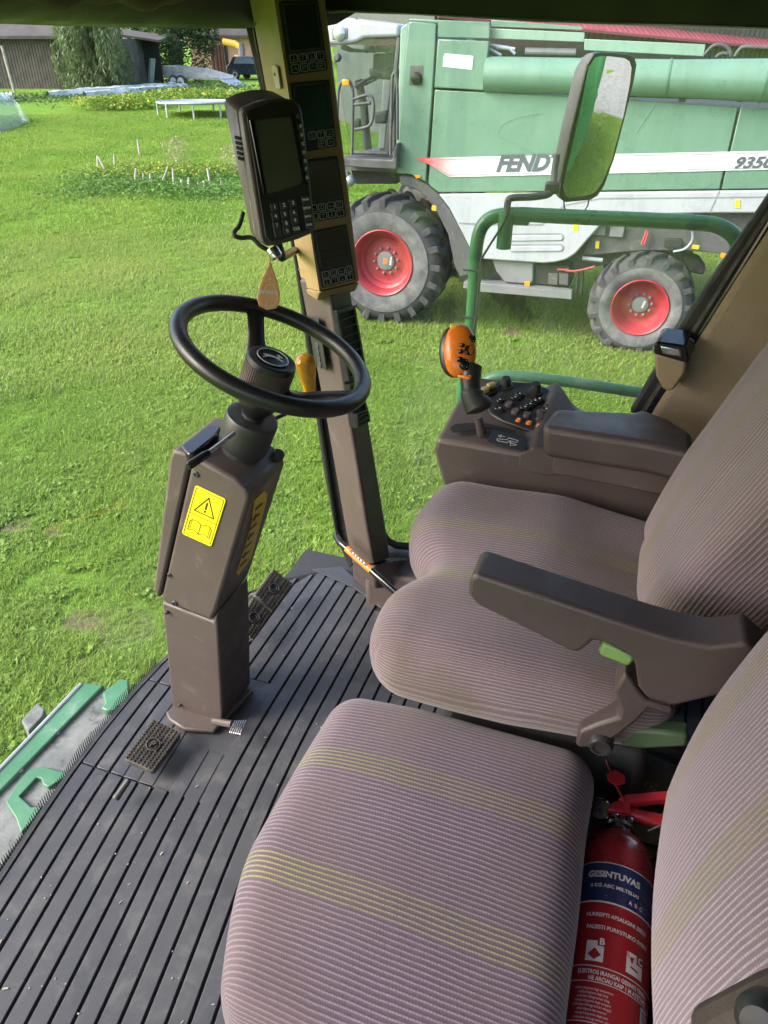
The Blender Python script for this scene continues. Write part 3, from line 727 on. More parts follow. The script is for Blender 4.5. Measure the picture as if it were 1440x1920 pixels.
# steering wheel
sw = obj('steering_wheel', (lambda mb: mb.tube([WC + (WN.orthogonal().normalized() * cos(q) + WN.cross(WN.orthogonal().normalized()) * sin(q)) * .172 for q in np.linspace(0, 2 * pi, 97)[:-1]], .0155, 18, closed=True))(MB()), 'wheel_grip', sc, smooth=60)
wu = (V(-1, 0, 0) - WN * V(-1, 0, 0).dot(WN)).normalized(); ww = WN.cross(wu)     # wu points away from the driver
if ww.y < 0: ww = -ww
def spoke(ang):
    d = wu * cos(ang) + ww * sin(ang); s_ = WN.cross(d).normalized()
    mb = MB(); secs = []
    for t, r_, h_, w_, th in [(0, .025, -.082, .03, .02), (.3, .07, -.064, .024, .017), (.6, .112, -.034, .017, .013), (.85, .148, -.012, .017, .012), (1, .168, 0, .021, .012)]:
        c = WC + d * r_ + WN * h_; secs.append([c + s_ * w_ * cos(q) * (1 if abs(cos(q)) < .9 else 1) + WN * th * .75 * sin(q) for q in np.linspace(0, 2 * pi, 13)[:-1]])
    n = len(secs); m_ = 12; mb.add([p for r in secs for p in r], [(i * m_ + k, i * m_ + (k + 1) % m_, (i + 1) * m_ + (k + 1) % m_, (i + 1) * m_ + k) for i in range(n - 1) for k in range(m_)])
    obj('spoke', mb, 'wheel_grip', sw, smooth=50)
def spoke_to(x, y):
    n = WN; p = atP(x, y, WC, n) - WC; return math.atan2(p.dot(ww), p.dot(wu))
for p in ((478, 575), (372, 690), (672, 742)): spoke(spoke_to(*p))
HC = WC - WN * .042
mb = MB(); prof = [(.032, -.052), (.038, -.045), (.044, -.036), (.0465, .02), (.0445, .028), (.042, .03), (.036, .03), (.035, .0285), (.0005, .0285)]
obj('hub', mb.lathe(prof, HC, WN, 40), 'black_plastic', sw)
obj('hub_boss', MB().lathe([(.02, -.142), (.024, -.132), (.036, -.115), (.045, -.098), (.046, -.09)], WC, WN, 32), 'wheel_grip', sw)
mb = MB()
for k in range(60):
    q = 2 * pi * k / 60; d = wu * cos(q) + ww * sin(q); e = WN.cross(d)
    c = HC + d * .0455; mb.prism([c - e * .0016 - WN * .034, c + e * .0016 - WN * .034, c + e * .0016 + WN * .018, c - e * .0016 + WN * .018], d * .0016)
obj('hub_ribs', mb, 'brown_plastic', sw, smooth=0, kind='stuff')
bc = HC + WN * .0305
bd = obj('badge', MB().lathe([(.031, -.003), (.031, .001), (.0305, .0015), (.0005, .0015)], bc, WN, 36), 'screen_dark', sw)
mb = MB().lathe([(.03, .0014), (.03, .0026), (.0284, .0026), (.0284, .0014)], bc, WN, 40, cap0=False, cap1=False)
obj('badge_ring', mb, 'print_white', bd)
# leaping animal emblem as a flat silhouette
em = [(-.9, .1), (-.62, .28), (-.35, .26), (0, .3), (.25, .2), (.42, .3), (.5, .55), (.36, .8), (.52, .66), (.6, .95), (.64, .62), (.86, .42), (.88, .3), (.66, .28), (.55, .02), (.62, -.12), (.95, -.3), (.98, -.44), (.7, -.36), (.4, -.2), (.2, -.06), (-.2, -.08), (-.45, -.2), (-.8, -.62), (-.98, -.62), (-.74, -.3), (-.62, -.02), (-.82, .0)]
ex = ww * 1; 
r_im = (atP(560, 690, WC, WN) - atP(460, 660, WC, WN)).normalized(); u_im = WN.cross(r_im)
obj('badge_emblem', MB().prism([bc + WN * .0019 + (r_im * a + u_im * b * .8) * .021 for a, b in em], WN * .0007), 'print_white', bd, smooth=0)

# orange gear knob on its stalk right of the wheel hub
kt = atD(572, 672, 1.40); kb_ = atD(581, 735, 1.43); kx = (kt - kb_).normalized(); kl = (kt - kb_).length
gl = obj('gear_lever', MB().tube([kb_ + kx * .005, kb_ - kx * .012, atY(562, 764, 1.2), atY(500, 792, 1.12)], .004, 10), 'black_plastic', sc)
obj('gear_knob', MB().lathe([(.009, -.004), (.011, 0), (.013, .012), (.0175, kl * .55), (.0205, kl * .8), (.0215, kl * .86), (.0205, kl * .93), (.016, kl + .004), (.008, kl + .009), (.0005, kl + .01)], kb_, kx, 28), 'orange_yellow', gl, smooth=60)

# ------------------------------------------------------------------ pedals and floor fittings
def pedal(name, px, p0, n, th, label, group=None, letter=None):
    n = Vector(n).normalized(); c4 = [atP(x, y, p0, n) for x, y in px]; q = quad_map(c4)
    base = sum(c4, Vector((0, 0, 0))) / 4
    t = thing(name, (base.x, base.y, FL), label, 'pedal', group)
    rr = [(.06, 0), (.94, 0), (1, .06), (1, .94), (.94, 1), (.06, 1), (0, .94), (0, .06)]
    obj('pedal_plate', MB().prism([q(u, v) - n * .004 for u, v in rr], -n * th), 'pedal_rubber', t, bevel=.004)
    mb = MB(); ex = (q(1, .5) - q(0, .5)); ey = (q(.5, 1) - q(.5, 0))
    nu = int(ex.length / .0095); nv = int(ey.length / .0075)
    for i in range(nu):
        for j in range(nv):
            u, v = (i + .5) / nu, (j + .5) / nv
            if ((u - .5) * ex.length) ** 2 + ((v - .5) * ey.length) ** 2 < .019 ** 2: continue
            if abs(u - .5) < .06: continue
            a, b = .34 / nu, .3 / nv
            o1 = [q(u - a, v - b) - n * .0045, q(u + a, v - b) - n * .0045, q(u + a, v + b) - n * .0045, q(u - a, v + b) - n * .0045]
            cc = q(u, v); mb.prism(o1, None, pts2=[lerp(p, cc, .35) + n * .0035 for p in o1])
    obj('tread', mb, 'pedal_rubber', t, smooth=0, kind='stuff')
    cc = q(.5, .5)
    mb = MB().lathe([(.017, -.005), (.017, .001), (.0145, .0015), (.0138, -.001)], cc, n, 24, cap0=False, cap1=False)
    mb.lathe([(.0105, -.004), (.0105, -.0005), (.009, -.0005), (.009, -.004)], cc, n, 20, cap0=False, cap1=False)
    obj('emblem_ring', mb, 'pedal_rubber', t)
    if letter:
        r_ = (q(1, .5) - q(0, .5)).normalized(); u_ = n.cross(r_)
        tm = text_mesh(letter, .021, cc - r_ * .006 - u_ * .0075, r_, u_, bold=.0008, thick=.0025); obj('letter', tm, 'pedal_rubber', t, smooth=0)
    return t, base, n
PN = V(.55, -.12, .8)
t_, b_, n_ = pedal('brake_pedal', [(513, 1064), (550, 1093), (516, 1143), (477, 1114)], (-.87, 1.42, FL + .11), PN, .016, 'upper brake pedal with dotted tread beyond the steering column', 'brake pedals')
obj('pedal_arm', MB().tube([b_ - n_ * .015, b_ + V(-.08, 0, -.05), b_ + V(-.11, 0, -.12)], .009, 8), 'dark_steel', t_)
t_, b_, n_ = pedal('brake_pedal', [(475, 1116), (512, 1146), (474, 1202), (446, 1168)], (-.87, 1.36, FL + .11), PN, .016, 'lower brake pedal with dotted tread, closest to the steering column base', 'brake pedals')
obj('pedal_arm', MB().tube([b_ - n_ * .015, b_ + V(-.08, 0, -.05), b_ + V(-.11, 0, -.12)], .009, 8), 'dark_steel', t_)
t_, b_, n_ = pedal('parking_pedal', [(286, 1346), (341, 1373), (288, 1446), (231, 1420)], (-.9, .88, FL + .065), V(.22, -.1, .95), .02, 'dotted parking brake pedal marked P left of the column foot', None, 'P')
obj('pedal_arm', MB().tube([b_ - n_ * .018, b_ + V(-.02, .03, -.06)], .012, 8), 'dark_steel', t_)
pa = atZ(241, 1463, FL + .055); pb = atZ(217, 1497, FL + .03)
pg = thing('floor_peg', (pb.x, pb.y, FL), 'short dark steel peg sticking out of the floor mat', 'lever')
d_ = (pb - pa).normalized()
obj('rod', MB().lathe([(.006, -.002), (.0075, .004), (.0078, (pb - pa).length - .01), (.0086, (pb - pa).length - .008), (.0086, (pb - pa).length), (.006, (pb - pa).length + .001)], pa, d_, 14), 'dark_steel', pg)
#obj('rod_slot', MB().box(V(lerp(pa, pb, .4).x, lerp(pa, pb, .4).y, FL + .0005), (.05, .018, .001), Matrix.Rotation(.6, 3, 'Z')), 'mat_groove', pg)
# ------------------------------------------------------------------ right front corner post with vents
post = thing('corner_post', atZ(690, 1105, FL), 'brown moulded corner post cover with air vents below the instrument tower', 'pillar')
e1 = [atY(x, y, 1.575) for x, y in [(561, 520), (567, 545), (613, 787), (650, 1000), (661, 1056)]]
e2 = [atY(x, y, 1.505) for x, y in [(612, 520), (619, 560), (657, 790), (690, 1000), (701, 1056)]]
e3 = [atY(x, y, 1.60) for x, y in [(655, 520), (661, 553), (691, 780), (727, 1000), (733, 1045)]]
e4 = [atY(x, y, 1.66) for x, y in [(600, 520), (608, 545), (650, 787), (690, 1000), (700, 1050)]]
mb = MB(); mb.sheet([[e1[i], e2[i], e3[i], e4[i], e1[i]] for i in range(5)])
mb.f += [[0, 1, 2, 3]]; mb.mi += [0]
obj('post_cover', mb, 'brown_plastic', post, smooth=30, bevel=.012, bseg=3)
ft = [atY(x, y, 1.575) for x, y in [(660, 1050)]][0]
foot_t = [atY(660, 1052, 1.575), atY(702, 1062, 1.505), atY(742, 1048, 1.60), atY(764, 1046, 1.66), atY(700, 1040, 1.69)]
foot_b = [V(p.x, p.y, FL) for p in foot_t]; 
q1 = atZ(661, 1084, FL); q2 = atZ(704, 1122, FL); q3 = atZ(770, 1130, FL)
foot_b = [V(q1.x, q1.y, FL), V(q2.x, q2.y, FL), V(q3.x, q3.y, FL), V(q3.x + .02, 1.68, FL), V(q1.x, 1.69, FL)]
obj('post_foot', MB().prism(foot_t, None, pts2=foot_b), 'brown_plastic', post, smooth=30, bevel=.008, bseg=3)
# vents
def vent(px4, yy, n_slat, frame_w=.1, vertical=False, parent=post):
    qv = quad_map([atY(x, y, w) for (x, y), w in zip(px4, yy)])
    nn = (qv(1, .5) - qv(0, .5)).cross(qv(.5, 1) - qv(.5, 0)).normalized()
    if nn.dot(CAM - qv(.5, .5)) < 0: nn = -nn
    f = obj('vent', MB().prism([qv(*c) + nn * .003 for c in ((0, 0), (1, 0), (1, 1), (0, 1))], -nn * .01), 'mat_groove', parent, smooth=0)
    mb = MB()
    for a, b in (((0, 0), (1, .05)), ((0, .95), (1, 1)), ((0, .05), (.1, .95)), ((.9, .05), (1, .95))):
        mb.prism([qv(a[0], a[1]) + nn * .0035, qv(b[0], a[1]) + nn * .0035, qv(b[0], b[1]) + nn * .0035, qv(a[0], b[1]) + nn * .0035], nn * .004)
    obj('vent_frame', mb, 'black_plastic', f, smooth=0, bevel=.001)
    dn = (qv(.5, 1) - qv(.5, 0)).normalized()
    for i in range(n_slat):
        v = .09 + .82 * (i + .5) / n_slat
        a, b = qv(.12, v), qv(.88, v)
        obj('slat', MB().prism([a + nn * .001, b + nn * .001, b + nn * .009 - dn * .004, a + nn * .009 - dn * .004], dn * .0022), 'black_plastic', f, smooth=0)
yv = lambda y: 0
vent([(626, 583), (661, 572), (684, 700), (650, 715)], (1.5, 1.585, 1.585, 1.5), 7)
vent([(650, 722), (668, 712), (690, 782), (660, 800)], (1.5, 1.58, 1.58, 1.5), 4)
vent([(664, 776), (686, 768), (690, 790), (666, 803)], (1.497, 1.577, 1.577, 1.497), 2)
sp = quad_map([atY(x, y, w) for (x, y), w in zip([(580, 590), (601, 596), (616, 692), (594, 684)], (1.565, 1.52, 1.52, 1.565))])
sn = (sp(1, .5) - sp(0, .5)).cross(sp(.5, 1) - sp(.5, 0)).normalized()
if sn.dot(CAM - sp(.5, .5)) < 0: sn = -sn
swp = obj('switch_plate', MB().prism([sp(*c) + sn * .002 for c in ((0, 0), (1, 0), (1, 1), (0, 1))], sn * .004), 'black_plastic', post, bevel=.001)
obj('switch_lever', MB().box(sp(.5, .14) + sn * .01, (.014, .014, .02)), 'black_gloss', swp, bevel=.003)
for i in range(4):
    c = sp(.5, .58 + .115 * i) + sn * .006
    obj('round_button', MB().lathe([(.0105, 0), (.0105, .0015), (.0095, .0025), (.0005, .0025)], c, sn, 16), 'key_grey', swp)

# rod with orange label leaning at the foot of the post
ra, rb = atY(641, 1020, 1.49), atY(727, 1097, 1.40); rd = (rb - ra)
rod = thing('rod', (rb.x, rb.y, FL + .05), 'black rod with orange printed label leaning across the post foot', 'rod')
obj('shaft', MB().tube([atY(630, 1006, 1.53), ra - rd * .05, ra, rb, rb + rd * .6], .0095, 12), 'black_gloss', rod)
ca = ra + rd * .12; cb = ra + rd * .66
lab = obj('paper_label', MB().tube([ca, cb], .0101, 14, caps=False), 'orange_sticker', rod)
dv = (CAM - ca).normalized(); dv = (dv - rd.normalized() * dv.dot(rd.normalized())).normalized(); sd_ = rd.normalized().cross(dv)
mb = MB(); 
k = lambda t, s_: lerp(ca, cb, t) + dv * .0104 + sd_ * s_
mb.prism([k(.17, -.006), k(.83, -.006), k(.83, .0025), k(.17, .0025)], dv * .0004)
obj('label_print', mb, 'sticker_ink', lab, smooth=0)
mb = MB()
for i in range(5):
    t0_ = .26 + .11 * i; mb.prism([k(t0_, -.0035) + dv * .0005, k(t0_ + .05, -.003) + dv * .0005, k(t0_ + .06, .0005) + dv * .0005, k(t0_ + .01, .0) + dv * .0005], dv * .0003)
obj('label_marks', mb, 'paper_white', lab, smooth=0)

# ------------------------------------------------------------------ instrument tower on the post
tw = thing('instrument_tower', atY(600, 560, 1.5), 'tall tan instrument housing with four dark displays and button rows', 'instrument panel')
Lf = [atY(x, y, 1.46) for x, y in [(512, -14), (533, 167), (599, 546)]]
Rf = [atY(x, y, 1.55) for x, y in [(609, -14), (629, 165), (675, 528)]]
Bk = [atY(x, y, 1.60) for x, y in [(466, -14), (496, 165), (567, 537)]]
# front panel plane
fn = (Rf[2] - Lf[0]).cross(Lf[2] - Lf[0]).normalized()
if fn.dot(CAM - Lf[0]) < 0: fn = -fn
pf = lambda x, y: atP(x, y, Lf[0], fn)
L0, L1 = pf(512, -14), pf(599, 546); R0, R1 = pf(609, -14), pf(675, 528)
B0, B1 = Bk[0], Bk[2]; S0, S1 = R0 + (B0 - L0) * .9, R1 + (B1 - L1) * .9
mb = MB(); mb.add([L0, R0, S0, B0, L1, R1, S1, B1], [(0, 1, 5, 4), (1, 2, 6, 5), (2, 3, 7, 6), (4, 5, 6, 7), (0, 3, 2, 1)])
mb.add([L0, B0, B1, L1], [(0, 1, 2, 3)], 1)
hs = obj('housing', mb, ['tan_front', 'tan_plastic'], tw, smooth=0, bevel=.007, bseg=3)
ch = [L1, R1, S1, B1]; lowpx = [atY(594, 564, 1.50), atY(667, 546, 1.575), atY(655, 530, 1.65), atY(566, 545, 1.60)]
mb = MB(); mb.add([p - V(0, 0, .0015) for p in ch] + lowpx, [(0, 1, 2, 3), (4, 5, 6, 7), (0, 1, 5, 4), (1, 2, 6, 5), (2, 3, 7, 6), (3, 0, 4, 7)])
obj('housing_base', mb, 'tan_front', tw, smooth=0, bevel=.005)
# metal tab and screws on the side
tn = (L1 - L0).cross(B0 - L0).normalized()
if tn.dot(CAM - L0) < 0: tn = -tn
ts = lambda x, y: atP(x, y, L0, tn)
tb = obj('metal_tab', MB().prism([ts(x, y) + tn * .002 for x, y in [(513, 124), (519, 121), (524, 126), (530, 166), (521, 166)]], tn * .003), 'beige_metal', tw, bevel=.001)
obj('tab_hole', MB().lathe([(.0035, 0), (.0035, .0008), (.0003, .0008)], ts(520, 139) + tn * .0052, tn, 12), 'mat_groove', tb)
obj('screw', MB().lathe([(.004, 0), (.004, .002), (.002, .003), (.0003, .003)], ts(563, 506) + tn * .001, tn, 12), 'steel', tw)
obj('screw', MB().lathe([(.003, 0), (.003, .001), (.0003, .001)], ts(480, 44) + tn * .001, tn, 12), 'mat_groove', tw)

def ring(mb, q, u0, v0, u1, v1, w, h, n, rad=.12, asp=1.0, lift=0.0):
    """rounded rectangular outline raised off a quad"""
    def rr(a, b, c, d, r_):
        ru, rv = r_, r_ * asp
        return [(a + ru, b), (c - ru, b), (c - ru * .3, b + rv * .3), (c, b + rv), (c, d - rv), (c - ru * .3, d - rv * .3), (c - ru, d), (a + ru, d), (a + ru * .3, d - rv * .3), (a, d - rv), (a, b + rv), (a + ru * .3, b + rv * .3)]
    r0 = rad * (u1 - u0); o_ = rr(u0, v0, u1, v1, r0); i_ = rr(u0 + w, v0 + w * asp, u1 - w, v1 - w * asp, max(.3 * r0, r0 - w))
    m_ = len(o_); P = [q(*p) + n * lift for p in o_] + [q(*p) + n * lift for p in i_]; T = [p + n * h for p in P]
    fs = []
    for i in range(m_):
        j = (i + 1) % m_; fs += [(2 * m_ + i, 2 * m_ + j, 3 * m_ + j, 3 * m_ + i), (i, j, 2 * m_ + j, 2 * m_ + i), (m_ + j, m_ + i, 3 * m_ + i, 3 * m_ + j)]
    mb.add(P + T, fs); return mb
def rrect(q, u0, v0, u1, v1, n, lift, rad=.06, asp=1.0):
    ru = rad * (u1 - u0); rv = ru * asp
    return [q(*p) + n * lift for p in [(u0 + ru, v0), (u1 - ru, v0), (u1 - ru * .3, v0 + rv * .3), (u1, v0 + rv), (u1, v1 - rv), (u1 - ru * .3, v1 - rv * .3), (u1 - ru, v1), (u0 + ru, v1), (u0 + ru * .3, v1 - rv * .3), (u0, v1 - rv), (u0, v0 + rv), (u0 + ru * .3, v0 + rv * .3)]]
GLYPH = [[((.3, .3), (.7, .3)), ((.5, .3), (.5, .75))], [((.25, .6), (.75, .6)), ((.3, .3), (.45, .45))], [((.25, .3), (.75, .3)), ((.25, .5), (.75, .5)), ((.25, .7), (.6, .7))],
         [((.5, .25), (.5, .55)), ((.3, .7), (.7, .7))], [((.3, .3), (.3, .7)), ((.3, .7), (.7, .7)), ((.7, .7), (.7, .3)), ((.7, .3), (.3, .3))], [((.3, .65), (.5, .3)), ((.5, .3), (.7, .65))]]
def module(px4, screen_mat, cells, lines=0):
    q = quad_map([pf(x, y) for x, y in px4]); n = fn
    W = (q(1, .5) - q(0, .5)).length; Hh = (q(.5, 1) - q(.5, 0)).length; asp = W / Hh
    pan = obj('display_module', MB().prism(rrect(q, 0, 0, 1, 1, n, .0005, .04, asp), n * .0035), 'black_plastic', tw, smooth=0)
    obj('screen', MB().prism(rrect(q, .1, .05, .9, .665, n, .004, .06, asp), n * .0006), screen_mat, pan, smooth=0)
    obj('screen_bezel', ring(MB(), q, .06, .03, .94, .685, .035, .0028, n, .08, asp, .0038), 'key_grey', pan, smooth=0)
    if lines:
        mb = MB()
        for v in (.36, .50)[:lines]: mb.prism([q(.14, v) + n * .0048, q(.86, v) + n * .0048, q(.86, v + .012) + n * .0048, q(.14, v + .012) + n * .0048], n * .0004)
        obj('screen_ruling', mb, 'screen_dark', pan, smooth=0)
    for i, j in cells:
        u0 = .055 + .228 * i; v0 = .715 + .14 * j; u1 = u0 + .2; v1 = v0 + .122
        b = obj('button', MB().prism(rrect(q, u0, v0, u1, v1, n, .004, .14, asp), n * .0016), 'black_gloss', pan, smooth=0)
        mb = ring(MB(), q, u0, v0, u1, v1, .017, .0008, n, .14, asp, .0054)
        for a, c in GLYPH[(i * 3 + j * 2 + int(px4[0][1])) % 6]:
            a_ = q(u0 + (u1 - u0) * a[0], v0 + (v1 - v0) * a[1]) + n * .0058; c_ = q(u0 + (u1 - u0) * c[0], v0 + (v1 - v0) * c[1]) + n * .0058
            line_loop(mb, [a_ - n * .0005, c_ - n * .0005], .0009, n * .0009, False)
        obj('button_mark', mb, 'silver_line', b, smooth=0)
ALL = [(i, j) for i in range(4) for j in range(2)]
module([(521, 3), (594, 0), (613, 132), (541, 142)], 'screen_dark', ALL)
module([(541, 156), (615, 149), (630, 275), (558, 287)], 'screen_dark', [(1, 0), (2, 0), (3, 0), (2, 1), (3, 1)])
module([(562, 301), (631, 292), (648, 406), (577, 418)], 'screen_brown', ALL)
module([(583, 433), (648, 420), (665, 524), (602, 540)], 'screen_brown', ALL, 2)

# ------------------------------------------------------------------ yield monitor on its arm
mo = thing('monitor', atD(520, 470, 1.36), 'brown handheld-style field monitor with dark screen and number keys hung on the post', 'monitor')
mp0, mp1, mp2 = atD(463, 204, 1.27), atD(562, 192, 1.30), atD(501, 458, 1.30)
mn = (mp1 - mp0).cross(mp2 - mp0).normalized()
if mn.dot(CAM - mp0) < 0: mn = -mn
pmn = lambda x, y, d=0.0: atP(x, y, mp0 + mn * d, mn)
mback = (atD(421, 196, 1.345) - atD(458, 205, 1.272))
front_px = [(455, 214), (458, 203), (480, 193), (505, 186), (530, 184), (552, 188), (563, 197), (568, 215), (592, 424), (588, 437), (560, 449), (525, 459), (502, 463), (491, 456), (487, 440)]
F0 = [pmn(x, y) for x, y in front_px]; cen = sum(F0, Vector()) / len(F0)
mid = [p + mback * .25 for p in F0]; rear = [lerp(p, cen, .03) + mback for p in F0]
mb = MB(); N_ = len(F0); vs_ = F0 + mid; mb.prism(F0, None, pts2=mid)
obj('front_shell', mb, 'brown_plastic', mo, smooth=40, bevel=.004)
rear2 = []
for (x, y), p in zip(front_px, rear):
    rear2.append(p + (V(0, 0, .012) if y < 215 else V(0, 0, 0)) + (mback * -.45 if 340 < y < 470 else Vector()))
mb = MB(); m2 = [lerp(p, cen, .012) + mback * .26 for p in F0]; mb.prism(m2, None, pts2=rear2)
rs = obj('rear_shell', mb, 'brown_plastic', mo, smooth=40, bevel=.006, bseg=3)
fpz = [(462, 218), (466, 208), (505, 193), (532, 191), (550, 194), (558, 204), (563, 222), (585, 420), (580, 431), (522, 452), (506, 454), (498, 446)]
bz = obj('bezel', MB().prism([pmn(x, y, .0005) for x, y in fpz], mn * .003), 'black_plastic', mo, smooth=0, bevel=.0015)
sq = [(478, 227), (541, 219), (546, 224), (567, 338), (562, 347), (505, 363), (500, 362)]
obj('screen', MB().prism([pmn(x, y, .004) for x, y in sq], mn * .0008), 'screen_green', bz, smooth=0)
for l in ([(470, 226), (496, 364)], [(546, 214), (572, 345)]):
    obj('screen_rail', MB().tube([pmn(x, y, .004) for x, y in l], .0028, 8), 'black_gloss', bz)
mr = (pmn(540, 400) - pmn(500, 406)).normalized(); mu = mn.cross(mr)
if mu.z < 0: mu = -mu
def key(x, y, w, h, txt, ts_, round_=False):
    c = pmn(x, y, .0036)
    if round_: mb = MB().lathe([(w / 2, 0), (w / 2, .0018), (w * .38, .0026), (.0003, .0026)], c, mn, 14)
    else: mb = MB().prism([c - mr * w / 2 - mu * h / 2, c + mr * w / 2 - mu * h / 2, c + mr * w / 2 + mu * h / 2, c - mr * w / 2 + mu * h / 2], mn * .0022)
    o_ = obj('key', mb, 'key_grey', bz, smooth=30, bevel=.0008)
    if txt: obj('key_letter', text_mesh(txt, ts_, c + mn * .003 - mu * ts_ * .35, mr, mu, align='CENTER', bold=.00012, thick=.0002), 'print_white', o_, smooth=0)
ck3 = lambda a, b: (400 + a * .2292, 140 + b * .2292)
for tx, a, b in (('1', 500, 1085), ('2', 575, 1070), ('3', 650, 1052), ('4', 508, 1160), ('5', 583, 1143), ('6', 657, 1128), ('7', 518, 1235), ('8', 595, 1218), ('9', 668, 1195), ('', 530, 1300), ('0', 603, 1280), ('CLR', 678, 1262)):
    key(*ck3(a, b), .0145, .0135, tx, .0085 if len(tx) < 2 else .007)
for tx, a, b in (('PAGE', 752, 1025), ('SETUP', 763, 1095), ('INFO', 772, 1162), ('RUN', 782, 1230)): key(*ck3(a, b), .013, .014, tx, .0052)
for tx, a, b in (('', 700, 342), ('A', 712, 425), ('B', 722, 497), ('C', 733, 570), ('D', 740, 640), ('E', 750, 710), ('F', 757, 775), ('G', 765, 845)): key(*ck3(a, b), .011, .011, tx, .0075, True)
# speaker slots in the left side
mb = MB(); sa = pmn(455, 214); sdn = (pmn(487, 440) - sa).normalized(); sbk = mback.normalized(); snn = sdn.cross(sbk).normalized()
if snn.dot(CAM - sa) < 0: snn = -snn
for i in range(5):
    for j in range(4):
        c = sa + sdn * (.045 + .009 * i) + sbk * (.032 + .006 * j); mb.box(c + snn * .0006, (.004, .004, .0055), None)
obj('speaker_slots', mb, 'mat_groove', rs, smooth=0, kind='stuff')
# arm, clamp and cable
ar0 = atD(520, 455, 1.36); ar1 = atY(553, 470, 1.585)
obj('mount_arm', MB().tube([ar0 + V(0, 0, .03), ar0, atD(528, 482, 1.40), ar1], .009, 10), 'black_plastic', mo)
obj('mount_clamp', MB().lathe([(.011, -.01), (.013, -.006), (.013, .008), (.009, .012)], atD(514, 474, 1.35), (.5, 0, -.8), 14), 'chrome', mo)
obj('cable', MB().tube(smooth_path([atD(456, 398, 1.37), atD(449, 422, 1.37), atD(440, 434, 1.37), atD(440, 442, 1.365), atD(452, 446, 1.37), atD(472, 446, 1.375), atD(490, 462, 1.38), atD(525, 480, 1.4)], 6), .0045, 8), 'black_rubber', mo, smooth=60)

# air freshener tag
tg = thing('air_freshener', atD(503, 575, 1.315), 'orange leaf-shaped air freshener tag hanging under the monitor', 'air freshener')
tpx = [(506, 486), (512, 505), (520, 528), (525, 550), (524, 568), (517, 578), (500, 581), (486, 574), (482, 560), (486, 540), (494, 518), (502, 500)]
tp0 = atD(503, 540, 1.315); tnn = (CAM - tp0).normalized(); tnn = (tnn + V(.25, 0, 0)).normalized()
lf_ = lambda x, y, d=0: atP(x, y, tp0 + tnn * d, tnn)
tc = obj('card', MB().prism([lf_(x, y) for x, y in tpx], tnn * .002), 'tag_orange', tg, smooth=0)
mb = MB(); cxy = (503, 542)
line_loop(mb, [lf_(cxy[0] + (x - cxy[0]) * .8, cxy[1] + (y - cxy[1]) * .84, .0024) for x, y in tpx], .0009, tnn * .0006)
for pts in ([(492, 548), (500, 535), (512, 532), (518, 545)], [(496, 528), (505, 522), (514, 526)], [(500, 566), (499, 578), (509, 578)], [(500, 514), (508, 520), (505, 530)]):
    line_loop(mb, [lf_(x, y, .0024) for x, y in pts], .001, tnn * .0006, False)
obj('card_print', mb, 'tag_light', tc, smooth=0)
tr_ = (lf_(520, 547) - lf_(490, 545)).normalized()
obj('card_lettering', text_mesh('arvena', .0125, lf_(504, 551, .0026), tr_, tnn.cross(tr_), align='CENTER', bold=.0003, width=.034), 'paper_white', tc, smooth=0)
obj('string', MB().tube([lf_(506, 488, .001), atD(508, 477, 1.33), atD(512, 472, 1.345)], .0011, 6), 'khaki_knob', tg)
# ------------------------------------------------------------------ operator console right of the driver
co_ = thing('side_console', atY(950, 980, 1.5), 'brown side console with black button panel and padded armrest', 'console')
YC = 1.40
# top surface rises gently away from the driver
T0 = atY(819, 823, YC); TN = V(.0, -.2, 1).normalized()
tp = lambda x, y, d=0.0: atP(x, y, T0 + TN * d, TN)
lp = [(819, 823), (975, 849), (1000, 838), (1095, 854), (1194, 868), (1260, 876), (1260, 1030), (1100, 1010), (854, 926), (831, 911), (812, 846)]
s0 = [atY(x, y, YC) for x, y in lp]
far = [p + V(.0, .26, 0) for p in s0]
far_top = [tp(853, 757), tp(932, 712), tp(1032, 726), tp(1095, 790)]
obj('body', MB().prism(s0, None, pts2=[V(p.x + .01, (1.67 if i not in (3, 4, 5) else 1.5), p.z + (.052 if i in (0, 1, 2) else .0)) for i, p in enumerate(s0)]), 'brown_scuffed', co_, smooth=30, bevel=.01, bseg=3)
dq = [(975, 852), (1000, 842), (1098, 857), (1085, 872), (1055, 888), (1020, 892), (972, 878)]
obj('lower_lid', MB().prism([atY(x, y, YC - .003) for x, y in dq], (0, .006, 0)), 'brown_plastic', co_, smooth=30, bevel=.002)
# black button panel
pp = [(934, 714), (1000, 717), (1029, 729), (1036, 745), (1041, 762), (1058, 774), (1048, 800), (1015, 812), (980, 802), (941, 788), (919, 775), (912, 760), (905, 742)]
pan = obj('button_panel', MB().prism([tp(x, y, .006) for x, y in pp], -TN * .02), 'black_plastic', co_, smooth=30, bevel=.003)
c7 = lambda a, b: (800 + a * .18056, 590 + b * .18056)
tr2 = (tp(1000, 740) - tp(950, 740)).normalized(); tu2 = TN.cross(tr2)
def oval(x, y, lx, ly, ang, mat, mark=None, hgt=.007):
    c = tp(*c7(x, y), .006); d = tr2 * cos(ang) + tu2 * sin(ang); e = TN.cross(d)
    pts = [c + d * lx * cos(q) * (abs(cos(q)) ** -.35 if abs(cos(q)) > .05 else 1) * .8 + e * ly * sin(q) for q in np.linspace(0, 2 * pi, 17)[:-1]]
    mb = MB(); mb.prism(pts, None, pts2=[lerp(p, c, .18) + TN * hgt for p in pts])
    o_ = obj('panel_button', mb, mat, pan, smooth=50, bevel=.0015)
    if mark: obj('button_mark', MB().prism([c + TN * (hgt + .0003) + d * a * .0022 + e * b * .0016 for a, b in ((-1, -1), (1, -1), (1, 1), (-1, 1))], TN * .0004), mark, o_, smooth=0)
A_ = -.45
